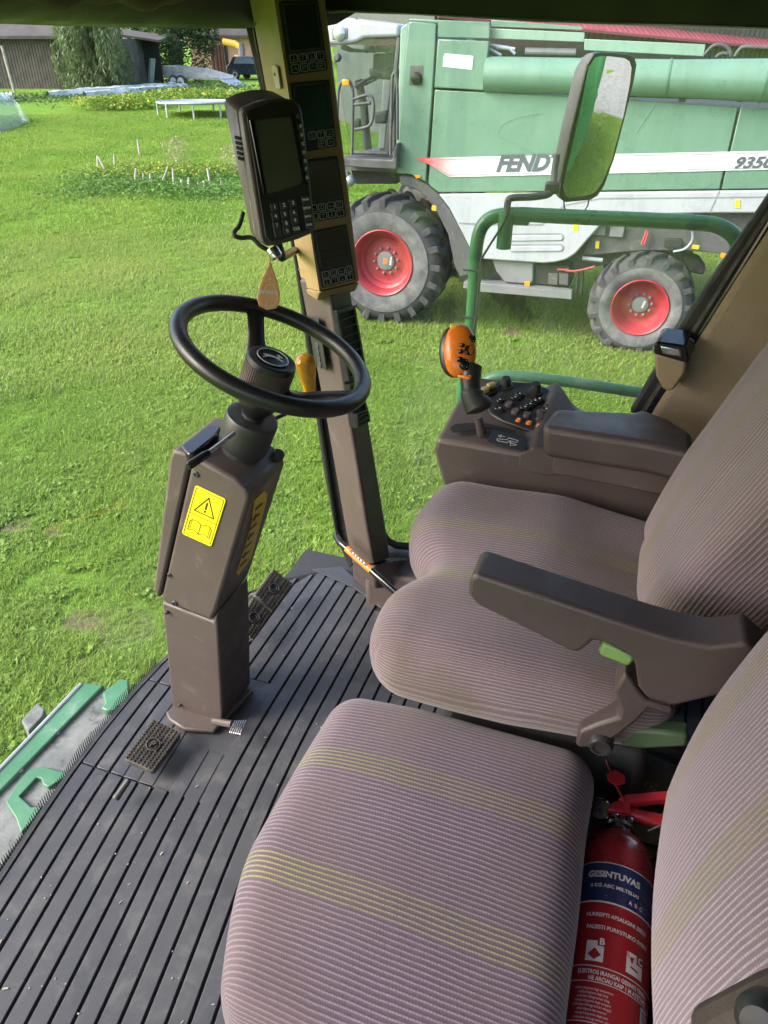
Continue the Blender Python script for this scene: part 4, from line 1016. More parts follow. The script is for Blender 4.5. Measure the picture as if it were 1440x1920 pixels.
for x, y, lx, ly, m_ in ((965, 845, .018, .0075, 'black_gloss'), (920, 880, .018, .0075, 'black_gloss'), (760, 905, .012, .009, 'black_gloss'), (1170, 895, .018, .0065, 'black_gloss'), (1125, 915, .018, .0075, 'black_gloss'), (1075, 950, .018, .0075, 'black_gloss'), (1020, 980, .018, .0075, 'black_gloss'), (755, 995, .02, .0065, 'black_gloss'), (1240, 1000, .016, .007, 'black_gloss'), (1280, 968, .013, .0065, 'black_gloss')):
    oval(x, y, lx, ly, A_, m_, 'print_white')
for x, y, lx, ly in ((855, 945, .013, .01), (920, 1020, .0125, .0115), (1042, 1055, .012, .0105), (1195, 1030, .017, .0095), (1172, 1088, .012, .0105)): oval(x, y, lx, ly, A_ + .3, 'brown_scuffed', None, .009)
for x, y in ((955, 1102), (1062, 1130), (1165, 1160)):
    oval(x, y, .009, .008, A_, 'orange_plastic', 'print_white', .005)
for x, y in ((822, 745), (1130, 805)):
    c = tp(*c7(x, y), .006)
    kn = obj('dial', MB().lathe([(.018, 0), (.018, .003), (.011, .005), (.0105, .022), (.0095, .025), (.0003, .025)], c, TN, 22), 'black_plastic', pan)
    obj('dial_grip', MB().lathe([(.0122, .006), (.0118, .018), (.0112, .0185)], c, TN, 9), 'black_rubber', kn, smooth=0)
# yellow thumb wheels behind the handle
tr_box = obj('wheel_slot', MB().prism([tp(*c7(x, y), .007) for x, y in [(560, 800), (715, 700), (740, 800), (640, 860), (570, 830)]], TN * .004), 'black_gloss', pan, bevel=.001)
for a in ((600, 785), (672, 738)):
    c = tp(*c7(*a), .014); obj('thumb_wheel', MB().lathe([(.006, -.011), (.0085, -.009), (.009, 0), (.0085, .009), (.006, .011)], c, (tr2 * .86 + tu2 * .5), 14), 'khaki_knob', tr_box)
# slot and pictogram plate
slot = [c7(x, y) for x, y in [(245, 1200), (250, 1170), (300, 1140), (420, 1130), (600, 1130), (700, 1150), (920, 1205), (935, 1225), (900, 1235), (700, 1190), (620, 1185), (420, 1210), (280, 1225)]]
obj('lever_slot', MB().prism([tp(x, y, .0115) for x, y in slot], TN * .0015), 'mat_groove', co_, smooth=0)
plq = [tp(*c7(x, y), .0115) for x, y in [(690, 1190), (1045, 1290), (1000, 1425), (630, 1325)]]
plate = obj('pictogram_plate', MB().prism(plq, TN * .002), 'black_plastic', co_, smooth=0, bevel=.0008)
mb = MB()
for l in ([(730, 1290), (830, 1300), (850, 1280), (950, 1310), (930, 1330), (860, 1310), (835, 1330), (735, 1310)], [(745, 1260), (775, 1250), (770, 1275)], [(775, 1262), (810, 1270)], [(865, 1320), (870, 1360), (935, 1355), (880, 1335)]):
    line_loop(mb, [tp(*c7(x, y), .0142) for x, y in l], .0012, TN * .0006)
obj('pictogram', mb, 'print_white', plate, smooth=0)
# raised collar the stalk comes through
obj('stalk', MB().tube([tp(*c7(570, 1240), .004), tp(*c7(535, 1060), .05)], [.0105, .0085], 14), 'brown_plastic', co_)
# padded armrest
at_px = [(1016, 800), (1020, 788), (1041, 765), (1110, 768), (1185, 771), (1204, 765), (1256, 784), (1300, 812), (1300, 850), (1226, 832)]
ap = [atZ(x, y, 2.853) for x, y in at_px]
ab_ = [V(p.x, p.y, 2.853) for p in ap]
mb = MB(); low = [V(p.x + (.012 if i < 2 else 0), p.y, 2.782) for i, p in enumerate(ap)]
obj('armrest_pad', MB().prism(ab_, None, pts2=low), 'brown_vinyl', co_, smooth=40, bevel=.014, bseg=4)
obj('armrest_base', MB().prism([V(p.x + .03, p.y + .025, 2.784) for p in ap[:-1]], (0, 0, -.05)), 'brown_scuffed', co_, bevel=.004)
obj('console_foot', MB().prism([V(-.05, 1.42, FL), V(.3, 1.42, FL), V(.3, 1.42, 2.6), V(-.08, 1.42, 2.6)], (0, .22, 0)), 'brown_plastic', co_, bevel=.01)

# ------------------------------------------------------------------ hydro control handle
jo = thing('control_handle', tp(*c7(560, 1180), .01), 'orange and black multifunction control handle with black buttons', 'control lever')
JD_ = 1.52
jp = lambda x, y, d=0.0: atD(*c7(x, y), JD_ + d)
obj('boot', MB().tube(smooth_path([jp(560, 1010), jp(540, 960), jp(500, 900), jp(470, 820), jp(465, 780)], 4), [.012, .02, .026, .03, .031, .0305, .029, .0285, .027, .026, .0255, .025, .0245, .024, .0225, .021, .0205][:17], 20), 'black_rubber', jo, smooth=60)
obj('stem', MB().tube(smooth_path([jp(468, 800), jp(455, 700), jp(460, 600), jp(480, 520)], 4), [.0205, .021, .021, .021, .0215, .022, .0225, .023, .0225, .022, .0215, .021, .02][:13], 20), 'black_plastic', jo, smooth=60)
X_, Y_, Z_ = Rt, UP, -FW
def hblob(cx, cy, rx, ry, rz, ex=2.4, dd=0.0, tw_=0.0):
    c = jp(cx, cy, dd); mb = MB(); rows = []
    xa = (X_ * cos(tw_) + Y_ * sin(tw_)); ya = (-X_ * sin(tw_) + Y_ * cos(tw_))
    sg = lambda v, e: math.copysign(abs(v) ** (2 / e), v)
    for i in range(17):
        th = pi * i / 16; row = []
        for k in range(24):
            q = 2 * pi * k / 24
            row.append(c + xa * rx * sg(sin(th), ex) * sg(cos(q), ex) + Z_ * rz * sg(sin(th), ex) * sg(sin(q), ex) + ya * ry * sg(cos(th), ex))
        rows.append(row + [row[0]])
    mb.sheet(rows); return mb
kk = .18056 * JD_ / FPX
hd_ = obj('handle_head', hblob(345, 378, 168 * kk, 278 * kk, .024, 2.35), 'orange_plastic', jo, smooth=60)
obj('handle_rim', hblob(290, 385, 162 * kk, 272 * kk, .019, 2.2, .012), 'black_plastic', hd_, smooth=60)
obj('top_button', MB().box(jp(298, 125, -.006), (.023, .014, .011), Matrix((Rt, Hd, Uz)).transposed()), 'yellow_knob', hd_, bevel=.003)
obj('finger_rest', MB().tube(smooth_path([jp(330, 640, -.012), jp(400, 650, -.02), jp(440, 660, -.022), jp(452, 640, -.02)], 4), .0042, 8), 'orange_plastic', hd_, smooth=60)
for x, y, r_, d in ((470, 250, .0095, -.018), (368, 318, .0048, -.028), (355, 385, .0048, -.028), (440, 375, .0125, -.021), (345, 465, .0058, -.027), (400, 515, .0125, -.023)):
    c = jp(x, y, d + .004); n_ = (Z_ + X_ * .55).normalized()
    b = obj('handle_button', MB().lathe([(r_, -.008), (r_, .002), (r_ * .8, .0045), (r_ * .3, .0035), (.0003, .0035)], c, n_, 14), 'black_gloss', hd_)
    if r_ > .006:
        e1_ = n_.cross(Y_).normalized(); mb = MB()
        for s_ in (-1, 1): mb.prism([c + n_ * .005 + Y_ * s_ * r_ * .55 + e1_ * a * .0012 + Y_ * b_ * .0009 for a, b_ in ((-1, -1), (1, -1), (1, 1), (-1, 1))], n_ * .0003)
        obj('button_mark', mb, 'print_white', b, smooth=0)

# ashtray on the rear pillar
at = thing('ashtray', atY(1255, 735, 1.6), 'small tan ashtray box with glossy black lid on the rear pillar', 'ashtray')
f4 = [atY(x, y, 1.575) for x, y in [(1227, 664), (1288, 674), (1284, 702), (1262, 733), (1244, 733), (1229, 706)]]
obj('bin', MB().prism(f4, (.01, .07, .006)), 'trim_fabric', at, bevel=.006); MATS['bin'] = pm('bin', (.34, .25, .15), .55)
at.children[0].data.materials[0] = MATS['bin']
lid = [atY(x, y, 1.568) for x, y in [(1226, 645), (1234, 641), (1285, 648), (1293, 678), (1288, 682), (1226, 664)]]
obj('lid', MB().prism(lid, (.012, .08, .008)), 'black_gloss', at, bevel=.005)
ld = [atY(x, y, 1.562) for x, y in [(1238, 648), (1275, 653), (1279, 671), (1241, 664)]]
obj('lid_catch', MB().prism(ld, (0, .01, 0)), 'chrome', at, bevel=.003)

# ------------------------------------------------------------------ fire extinguisher lying behind the passenger seat
YX0 = .36
ex_c = V(.141, 0, 2.405); ER = .0575
fe = thing('fire_extinguisher', (.141, .6, 2.34), 'red fire extinguisher with blue label band lying behind the passenger seat', 'fire extinguisher')
exa = V(.012, 1, .03).normalized(); eo = V(.131, YX0 - .012, 2.395)
prof = [(.02, 0), (.05, .004), (ER, .02), (ER, .385), (.054, .405), (.044, .423), (.03, .434), (.021, .438), (.02, .445)]
cyl = obj('cylinder', MB().lathe(prof, eo, exa, 48), 'ext_red', fe, smooth=50)
EL = .438
obj('neck', MB().lathe([(.019, EL), (.019, EL + .012), (.023, EL + .013), (.023, EL + .02), (.016, EL + .022), (.016, EL + .05)], eo, exa, 20), 'steel', fe)
eu = V(0, 0, 1); eu = (eu - exa * eu.dot(exa)).normalized(); er_ = exa.cross(eu)      # er_ points right (+x)
if er_.x < 0: er_ = -er_
def band(name, y0, y1, mat, a0=-1.45, a1=1.45, lift=.0008):
    rows = [[eo + exa * yy + (eu * cos(a) + er_ * sin(a)) * (ER + lift) for a in np.linspace(a0, a1, 28)] for yy in (y0, y1)]
    mb = MB(); mb.sheet(rows); return obj(name, mb, mat, cyl, smooth=60)
lbl = band('label', .10, .352, 'ext_label')
band('label_band', .292, .352, 'ext_blue', lift=.0013); band('label_line', .352, .3535, 'ext_white', lift=.0014); band('label_line', .289, .2915, 'ext_white', lift=.0014)
band('label_line', .198, .1992, 'ext_white', lift=.0014); band('label_line', .178, .179, 'ext_white', lift=.0014); band('label_line', .128, .1292, 'ext_white', lift=.0014)
def on_cyl(mb, yy, a_c, lift=.0017):
    """wrap a flat drawing (x right, y along the axis) round the cylinder"""
    for v in mb.v:
        x, y, z = v.x, v.y, v.z; a = a_c + x / ER; p = eo + exa * (yy + y) + (eu * cos(a) + er_ * sin(a)) * (ER + lift + max(0, z)); v.x, v.y, v.z = p
    return mb
def wrap_text(txt, size, yy, ac, width=None, mat='ext_white', bold=.0002, lift=.0017):
    obj('label_text', on_cyl(text_mesh(txt, size, (0, 0, 0), (1, 0, 0), (0, 1, 0), align='CENTER', width=width, bold=bold, thick=.00005), yy, ac, lift), mat, cyl, smooth=0)
wrap_text('GESINTUVAS', .0135, .329, -.15, .078, bold=.0005)
wrap_text('6 KG ABC MILTELIAI', .0075, .313, -.1, .07); wrap_text('A  B  C', .008, .298, .45, .022)
wrap_text('NUKREIPTI APSAUGINI ZIEDA', .0078, .268, .05, .09); wrap_text('PALEISTI PURKSTUKO SVIRTI', .0078, .25, .1, .09)
wrap_text('ELEKTROS IRANGAI GESINTI TINKA', .0075, .1885, .1, .1); wrap_text('NE ARCIAU KAIP 1 M ATSTUMU', .0075, .1805, .25, .085)
for i in range(8): wrap_text('milteliai kilogramai slegis temperatura'[: 39 - (i * 7) % 17], .0045, .168 - i * .0052, -.35, .05 - .004 * ((i * 3) % 4), bold=.0)
def rect_cyl(x0, x1, y0, y1, mat, lift, ac=0):
    mb = MB(); mb.sheet([[V(x, y, 0) for x in np.linspace(x0, x1, 6)] for y in (y0, y1)]); obj('label_panel', on_cyl(mb, 0, ac, lift), mat, cyl, smooth=0)
rect_cyl(-.036, -.012, .205, .233, 'ext_white', .0016); rect_cyl(-.021, -.009, .226, .239, 'ext_label', .002); wrap_text('B', .0125, .228, -.015 / ER, None, bold=.0004, lift=.0026)
rect_cyl(.018, .044, .205, .233, 'ext_white', .0016); rect_cyl(.033, .045, .222, .235, 'ext_label', .002); wrap_text('C', .0125, .224, .039 / ER, None, bold=.0004, lift=.0026)
mb = MB(); mb.prism([V(-.033, .214, 0), V(-.024, .207, 0), V(-.015, .214, 0), V(-.024, .223, 0)], (0, 0, .0001)); obj('label_icon', on_cyl(mb, 0, 0, .0021), 'ext_label', cyl, smooth=0)
mb = MB(); mb.prism([V(.022, .226, 0), V(.026, .218, 0), V(.029, .228, 0)], (0, 0, .0001)); mb.prism([V(.024, .213, 0), V(.036, .211, 0), V(.036, .2135, 0), V(.024, .2155, 0)], (0, 0, .0001)); obj('label_icon', on_cyl(mb, 0, 0, .0021), 'ext_label', cyl, smooth=0)
rect_cyl(.046, .062, .135, .175, 'ext_white', .0016)
mb = MB()
for i in range(14): mb.prism([V(.048, .138 + i * .0025, 0), V(.060, .138 + i * .0025, 0), V(.060, .138 + i * .0025 + .0006 + .0007 * (i % 3 == 0), 0), V(.048, .138 + i * .0025 + .0006 + .0007 * (i % 3 == 0), 0)], (0, 0, .0001))
obj('barcode', on_cyl(mb, 0, 0, .0021), 'sticker_ink', cyl, smooth=0)
# valve, gauge, handles, seal
vt = eo + exa * (EL + .035)
obj('valve_body', MB().box(vt + exa * .005, (.034, .04, .03)), 'dark_steel', fe, bevel=.006)
gc = vt - er_ * .036 + eu * .01
gg = obj('gauge', MB().lathe([(.017, -.012), (.0185, -.008), (.0185, .004), (.0165, .006), (.0155, .004), (.0003, .004)], gc, (eu * .8 - exa * .45 - er_ * .2), 24), 'chrome', fe)
obj('gauge_needle', MB().box(gc + (eu * .8 - exa * .45 - er_ * .2).normalized() * .0046, (.003, .012, .0006)), 'sticker_ink', gg)
h0 = vt + exa * .012 + eu * .012
obj('carry_handle', MB().tube(smooth_path([h0 - eu * .006, h0 + er_ * .03 - exa * .004, h0 + er_ * .075 - exa * .001, h0 + er_ * .12 + exa * .004], 4), [.009 + .0005 * min(i, 6) for i in range(13)], 12), 'ext_handle', fe, smooth=60)
sq_ = [h0 + exa * .006 - er_ * .012, h0 + exa * .02 + er_ * .0, h0 + exa * .048 + er_ * .06, h0 + exa * .07 + er_ * .12, h0 + exa * .052 + er_ * .12, h0 + exa * .03 + er_ * .055, h0 + exa * .004 + er_ * .005]
obj('squeeze_lever', MB().prism([p + eu * .016 for p in sq_], -eu * .02), 'ext_handle', fe, bevel=.003)
obj('handle_yoke', MB().prism([h0 - er_ * .028 - exa * .02 + eu * .014, h0 - er_ * .02 - exa * .002 + eu * .014, h0 + er_ * .008 + exa * .018 + eu * .014, h0 + er_ * .012 - exa * .012 + eu * .014], -eu * .022), 'ext_handle', fe, bevel=.003)
tg0 = h0 - er_ * .02 + exa * .035 + eu * .026
obj('seal_tag', MB().prism([tg0 + er_ * a + exa * b for a, b in ((-.016, .004), (-.002, .018), (.014, .012), (.016, -.004), (.002, -.014), (-.012, -.008))], eu * .002), 'ext_handle', fe, bevel=.0008)
obj('seal_wire', MB().tube([tg0 + er_ * -.01 + exa * .012, tg0 + er_ * -.022 + exa * .034 + eu * .004], .0011, 6), 'ext_handle', fe)
obj('seal_wire', MB().tube([tg0 - exa * .01, h0 + eu * .018, h0 - exa * .02 + eu * .01], .0018, 6), 'ext_handle', fe)
for d in (er_ * .012 - exa * .01, -er_ * .012 - exa * .01): obj('rivet', MB().lathe([(.0045, -.004), (.0045, .002), (.0003, .003)], vt + d + eu * .02, eu, 10), 'chrome', fe)
# bracket tray the extinguisher lies in
tray = thing('extinguisher_bracket', (.14, .6, 2.32), 'dark blue-black bracket tray holding the fire extinguisher', 'bracket')
obj('tray', MB().prism([V(.072, .34, 2.44), V(.078, .34, 2.44), V(.08, .34, 2.335), V(.2, .34, 2.335), V(.205, .34, 2.44), V(.211, .34, 2.44), V(.206, .34, 2.328), V(.072, .34, 2.328)], (0, .47, 0)), 'black_plastic', tray, smooth=0, bevel=.002)
obj('support', MB().span((.09, .4, FL), (.19, .75, 2.329)), 'black_plastic', tray, bevel=.006)
obj('wire_strap', MB().tube(smooth_path([V(.175, .79, 2.44), V(.205, .8, 2.46), V(.21, .77, 2.44), V(.207, .7, 2.4)], 5), .002, 8), 'dark_steel', tray)
# ------------------------------------------------------------------ outside of our own machine: rail, mirror, ledge, body
hr = thing('handrail', atY(870, 720, 2.1), 'green tubular handrail outside the side window', 'handrail')
YH = 2.1
loop = smooth_path([atY(x, y, YH) for x, y in [(862, 790), (872, 690), (884, 600), (890, 520), (893, 465), (902, 428), (922, 408), (955, 402)]], 6)
loop += smooth_path([atY(x, y, YH) for x, y in [(980, 402), (1080, 407), (1200, 412), (1310, 418), (1350, 425), (1378, 445), (1384, 475), (1372, 520), (1352, 580)]], 6)
obj('upper_tube', MB().tube(loop, .0195, 16), 'jd_green', hr, smooth=60)
lowr = smooth_path([atY(x, y, YH) for x, y in [(862, 782), (885, 738), (915, 712), (945, 705), (1000, 708), (1100, 721), (1206, 737), (1330, 752)]], 5)
obj('lower_tube', MB().tube(lowr, .0165, 16), 'jd_green_faded', hr, smooth=60)
obj('support_tube', MB().tube([atY(862, 782, YH), atY(846, 910, YH), atY(842, 960, YH)], .017, 14), 'jd_green_faded', hr)
obj('mirror_socket', MB().tube([atY(950, 398, 2.09), atY(944, 466, 2.09)], .021, 18), 'jd_green', hr, bevel=.002)
obj('weld_plate', MB().box(atY(975, 417, 2.1), (.05, .02, .012)), 'jd_green', hr, bevel=.003)
for x, y in ((886, 512), (879, 600)): obj('cable_tie', MB().tube([atY(x - 17, y - 6, 2.082), atY(x + 17, y - 3, 2.08)], .0035, 6), 'black_plastic', hr)
obj('cable', MB().tube(smooth_path([atY(x, y, 2.07) for x, y in [(958, 372), (952, 398), (940, 425), (915, 465), (902, 490), (898, 530), (893, 590), (884, 640)]], 6), .0032, 8), 'black_rubber', hr, smooth=60)

mi = thing('wing_mirror', atY(1070, 390, 2.2), 'tall black wing mirror on its bracket above the green handrail', 'mirror')
obj('bracket_arm', MB().tube(smooth_path([atY(951, 400, 2.09), atY(952, 380, 2.09), atY(960, 371, 2.09), atY(1000, 369, 2.11), atY(1030, 363, 2.14), atY(1038, 345, 2.17), atY(1040, 320, 2.19), atY(1044, 290, 2.2)], 5), .0095, 12), 'mirror_shell', mi, smooth=60)
obj('bracket_clamp', MB().box(atY(1036, 352, 2.15), (.04, .03, .03)), 'black_plastic', mi, bevel=.006)
# mirror face: a leaning rounded panel
m0 = atY(1119, 238, 2.28)
mN = (V(.86, .10, -.30).normalized() - (m0 - CAM).normalized()).normalized()
mf = lambda x, y, d=0.0: atP(x, y, m0 + mN * d, mN)
face = [(1112, 100), (1124, 97), (1150, 98), (1176, 101), (1187, 107), (1191, 120), (1186, 150), (1170, 215), (1148, 300), (1130, 348), (1118, 366), (1104, 374), (1080, 376), (1058, 378), (1050, 372), (1045, 358), (1049, 335), (1066, 255), (1088, 165), (1100, 118)]
inn = [(lerp(x, 1120, .0), y) for x, y in face]
cx_, cy_ = 1119, 238
inpx = [(cx_ + (x - cx_) * .88, cy_ + (y - cy_) * .945) for x, y in face]
fo_ = [mf(x, y) for x, y in face]; fi_ = [mf(x, y, .001) for x, y in inpx]; n_ = len(face)
mb = MB(); mb.add(fo_ + fi_ + [p + mN * .006 for p in fo_] + [p + mN * .006 for p in fi_], [(2 * n_ + i, 2 * n_ + (i + 1) % n_, 3 * n_ + (i + 1) % n_, 3 * n_ + i) for i in range(n_)] + [(i, (i + 1) % n_, 2 * n_ + (i + 1) % n_, 2 * n_ + i) for i in range(n_)] + [(n_ + (i + 1) % n_, n_ + i, 3 * n_ + i, 3 * n_ + (i + 1) % n_) for i in range(n_)])
obj('mirror_rim', mb, 'black_plastic', mi, smooth=40, bevel=.0015)
mb = MB(); gc_ = mf(cx_, cy_, .0045); rows = []
for s_ in np.linspace(1, .02, 10):      # slightly convex glass
    row = []
    for x, y in inpx:
        q_ = mf(x, y, .0045) - gc_; q_ = q_ * s_; row.append(gc_ + q_ + mN * (.034 - q_.length_squared) / 2.6)
    rows.append(row + [row[0]])
mb.sheet(rows); obj('mirror_glass', mb, 'mirror_silver', mi, smooth=180)
# bulged back shell: rows shrink towards a point behind the glass on the left
rows = []
apex = -mN * .05 + (mf(1060, 240) - mf(1119, 238)) * .12
cen = mf(1112, 235)
for t in np.linspace(0, 1, 8):
    s_ = cos(t * pi / 2) ** .55; rows.append([cen + (p - cen) * (.25 + .75 * s_) + apex * sin(t * pi / 2) for p in fo_] )
    rows[-1].append(rows[-1][0])
mb = MB(); mb.sheet(rows); mb.f.append(list(range(7 * (n_ + 1), 7 * (n_ + 1) + n_))); mb.mi.append(0)
obj('mirror_back', mb, 'mirror_shell', mi, smooth=60)
for a in ([(1057, 376), (1058, 388), (1062, 398)], [(1104, 374), (1102, 386), (1094, 398)]): obj('wire', MB().tube([atD(x, y, 1.99) for x, y in a], .0022, 6), 'black_rubber', mi)

# green ledge below the windscreen
lg = thing('front_ledge', atZ(60, 1450, FL - .12), 'worn green metal ledge outside below the windscreen', 'ledge')
ZL = FL - .07
c8 = lambda a, b: (a * .375, 1200 + b * .375)
def lpoly(l, z=ZL): return [atZ(*c8(x, y), z) for x, y in l]
obj('ledge_top', MB().prism(lpoly([(-200, 1180), (-200, 960), (0, 750), (470, 270), (520, 245), (640, 195), (650, 300), (500, 500), (340, 680), (100, 1000), (-60, 1230)]), (0, 0, -.03)), 'worn_grey', lg, bevel=.004)
obj('ledge_lip', MB().prism(lpoly([(-200, 830), (0, 640), (405, 218), (430, 212), (520, 224), (470, 274), (0, 754), (-200, 962)], ZL + .012), (0, 0, -.035)), 'jd_green_faded', lg, bevel=.004)
obj('lip_edge', MB().tube([p for p in lpoly([(-200, 838), (0, 646), (405, 222)], ZL + .012)], .006, 8), 'zinc', lg)
br = lpoly([(512, 262), (600, 192), (640, 196), (648, 285), (575, 345), (530, 350), (505, 340), (525, 315)], ZL + .02)
obj('bracket', MB().prism(br, (0, 0, -.03)), 'jd_green_faded', lg, bevel=.004)
hk = lpoly([(340, 660), (290, 655), (215, 630), (140, 650), (70, 740), (30, 810), (80, 890), (105, 960), (165, 900), (210, 830), (155, 835), (95, 780), (180, 685), (205, 690), (215, 720), (240, 735), (330, 680)], ZL + .012)
obj('hook_plate', MB().prism(hk, (0, 0, -.018)), 'jd_green_faded', lg, bevel=.002)
obj('stop_block', MB().prism(lpoly([(105, 400), (185, 312), (225, 345), (215, 380), (140, 455)], ZL - .02), (0, 0, -.06)), 'worn_grey', lg, bevel=.004)
for a in ((290, 465), (105, 655)): obj('bolt_hole', MB().lathe([(.006, 0), (.006, .001), (.0005, .001)], atZ(*c8(*a), ZL + .0122), (0, 0, 1), 12), 'mat_groove', lg)

# our machine's own body behind and below the cab (seen in the mirror)
ow = thing('own_harvester', (3, .7, 0), 'green harvester body that the cab stands on, visible in the wing mirror', 'harvester')
obj('body_side', MB().prism([V(1.0, -.85, 1.0), V(6.6, -.85, 1.2), V(6.9, -.85, 2.6), V(6.6, -.85, 3.55), V(1.0, -.85, 3.75)], (0, 3.1, 0)), 'jd_green', ow, bevel=.06, bseg=3)
obj('tank_side', MB().prism([V(1.1, -.7, 3.72), V(4.6, -.7, 3.6), V(4.9, -.7, 4.2), V(1.0, -.7, 4.2)], (0, 2.8, 0)), 'jd_green', ow, bevel=.04)
obj('side_trim', MB().box((3.7, 2.262, 2.6), (5.2, .012, .06)), 'black_plastic', ow)
obj('cab_deck', MB().span((-.95, -.7, FL - .2), (1.05, 1.85, FL - .07)), 'chassis_dark', ow)
obj('feeder_house', MB().prism([V(-.9, .2, 1.9), V(.6, .2, 1.9), V(.4, .2, 1.2), V(-.9, .2, 1.3)], (0, 1.2, 0)), 'jd_green', ow, bevel=.03)
for yy in (-.9, 1.75):
    obj('drive_wheel', MB().lathe([(.3, 0), (.45, .05), (.5, .02), (.86, .0), (.93, .08), (.95, .3), (.93, .52), (.86, .6), (.3, .6)], (.9, yy, .95), (0, 1, 0), 40), 'tyre', ow, smooth=40)
# ------------------------------------------------------------------ the neighbouring green harvester
YF = 10.2
fe_ = thing('combine_harvester', (-1.5, 11.8, 0), 'large green and silver combine harvester lettered FENDT parked alongside', 'harvester')
def FP(l, y=YF): return [atY(a, b, y) for a, b in l]
def panel(name, l, mat, th=.05, y=YF, bev=.012, parent=fe_, **k): return obj(name, MB().prism(FP(l, y), (0, th, 0)), mat, parent, smooth=30, bevel=bev, **k)
core = obj('core', MB().prism([V(-3.3, 10.32, 1.95), V(1.25, 10.32, 1.95), V(2.6, 10.32, 2.1), V(2.6, 10.32, 2.9), V(.7, 10.32, 2.93), V(-2.2, 10.32, 3.02), V(-3.3, 10.32, 3.7)], (0, 2.9, 0)), 'chassis_dark', fe_)
side_p = panel('side_panel', [(815, 168), (1100, 182), (1384, 200), (1364, 290), (1349, 355), (1100, 358), (822, 361), (806, 348), (803, 344)], 'fendt_green')
rear_p = panel('rear_panel', [(1389, 200), (1560, 208), (1560, 352), (1353, 355), (1368, 290)], 'fendt_green')
front_p = panel('front_panel', [(766, 42), (772, 40), (818, 45), (811, 166), (798, 341), (770, 327), (745, 325), (748, 250), (755, 150)], 'fendt_green')
panel('tower_edge', [(751, 52), (767, 42), (756, 150), (746, 322), (741, 300), (747, 170)], 'fendt_pale', .06, YF + .02)
panel('tank_top', [(766, 35), (918, 41), (918, 73), (821, 70), (821, 44), (768, 39)], 'fendt_green', .06, YF + .01, .01)
box_p = panel('service_box', [(821, 73), (917, 77), (907, 170), (814, 164)], 'fendt_green', .1, YF - .03)
st_ = panel('paper_sticker', [(834, 100), (888, 105), (885, 131), (830, 125), (831, 108)], 'paper_white', .004, YF - .036, .0, box_p)
panel('tank_extension', [(921, 37), (1092, 50), (1092, 57), (921, 50)], 'fendt_green', .05, YF + .3, .006)
panel('tank_extension', [(919, 53), (1096, 61), (1095, 79), (916, 72)], 'fendt_pale', .05, YF + .1, .006)
panel('tank_extension', [(1096, 73), (1323, 83), (1319, 106), (1095, 94)], 'fendt_pale', .05, YF + .1, .006)
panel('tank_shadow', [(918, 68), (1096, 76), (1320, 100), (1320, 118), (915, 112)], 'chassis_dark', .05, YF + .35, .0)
for l in ([(918, 84), (955, 90), (966, 101)], [(918, 92), (940, 104)], [(930, 88), (966, 92)]): obj('strut', MB().tube(FP(l, YF + .12), .02, 8), 'zinc', fe_)
obj('hydraulic_cylinder', MB().tube(FP([(985, 96), (1080, 98)], YF + .2), .04, 10), 'chassis_light', fe_)
# unloading auger
pa0, pa1 = atY(913, 140, YF + .05), atY(1475, 152, YF - .05)
au = obj('auger_tube', MB().tube([pa0 - V(.0, 0, 0), lerp(pa0, pa1, .33), lerp(pa0, pa1, .66), pa1, pa1 + (pa1 - pa0) * .3], [.195, .19, .19, .215, .215], 36), 'fendt_green', fe_, smooth=60)
for t in (.335, .63, .93): 
    c = lerp(pa0, pa1, t); obj('tube_band', MB().tube([c, c + V(.02, 0, 0)], .2 if t < .7 else .222, 36), 'fendt_green_dark', au, smooth=60)
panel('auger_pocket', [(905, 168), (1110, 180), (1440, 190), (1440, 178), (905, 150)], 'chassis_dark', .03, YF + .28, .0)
for a in ((1280, 182), (1390, 182)): obj('clip', MB().box(atY(*a, YF + .1), (.08, .03, .1)), 'chassis_light', fe_, bevel=.01)
for l in ([(1318, 107), (1335, 88), (1352, 84), (1366, 92), (1370, 105)], [(1378, 106), (1390, 90), (1410, 88), (1500, 92)], [(1342, 108), (1352, 101), (1364, 101)]):
    obj('hose', MB().tube(smooth_path(FP(l, YF + .3), 5), .022, 8), 'chassis', fe_, smooth=60)
# stripe and lettering
zb = .008
m, t, p = base_mat('decal_fade')
cx = t.new('ShaderNodeSeparateXYZ'); t.l.new(t.coord(), cx.inputs[0])
t.put(p.inputs['Base Color'], t.mix(t.rng(cx.outputs[0], -1.62, -.75), (.72, .05, .09), (.82, .84, .85))); p.inputs['Roughness'].default_value = .35
dec = panel('stripe_decal', [(779, 297), (800, 296), (1440, 283), (1560, 281), (1560, 315), (1440, 318), (843, 332), (838, 329), (806, 309)], 'decal_fade', .003, YF - .011, 0, side_p)
panel('stripe_line', [(797, 299), (1440, 286), (1560, 284), (1560, 285), (1440, 287.3), (799, 300.5)], 'decal_line', .002, YF - .014, 0, side_p)
panel('stripe_line', [(812, 308), (842, 327.5), (1440, 314), (1560, 312), (1560, 313.5), (1440, 315.5), (841, 329), (808, 308)], 'decal_line', .002, YF - .014, 0, side_p)
fo0 = atY(929, 321, YF - .017); fr_ = (atY(1058, 318.5, YF - .017) - fo0); 
obj('lettering', text_mesh('FENDT', .265, fo0, fr_, Uz, shear=.28, bold=.012, width=fr_.length, thick=.002), 'decal_ink', side_p, smooth=0)
fo1 = atY(1373, 315, YF - .017); obj('lettering', text_mesh('9350R', .165, fo1, atY(1460, 313.5, YF - .017) - fo1, Uz, shear=.28, bold=.006, width=.53, thick=.002), 'decal_ink', rear_p, smooth=0)
panel('side_marker', [(777, 329), (788, 328), (790, 333), (780, 335)], 'lamp_amber', .02, YF - .02, .004)
hx = panel('light_recess', [(769, 123), (794, 123), (792, 160), (767, 160)], 'chassis', .004, YF - .004, 0, front_p)
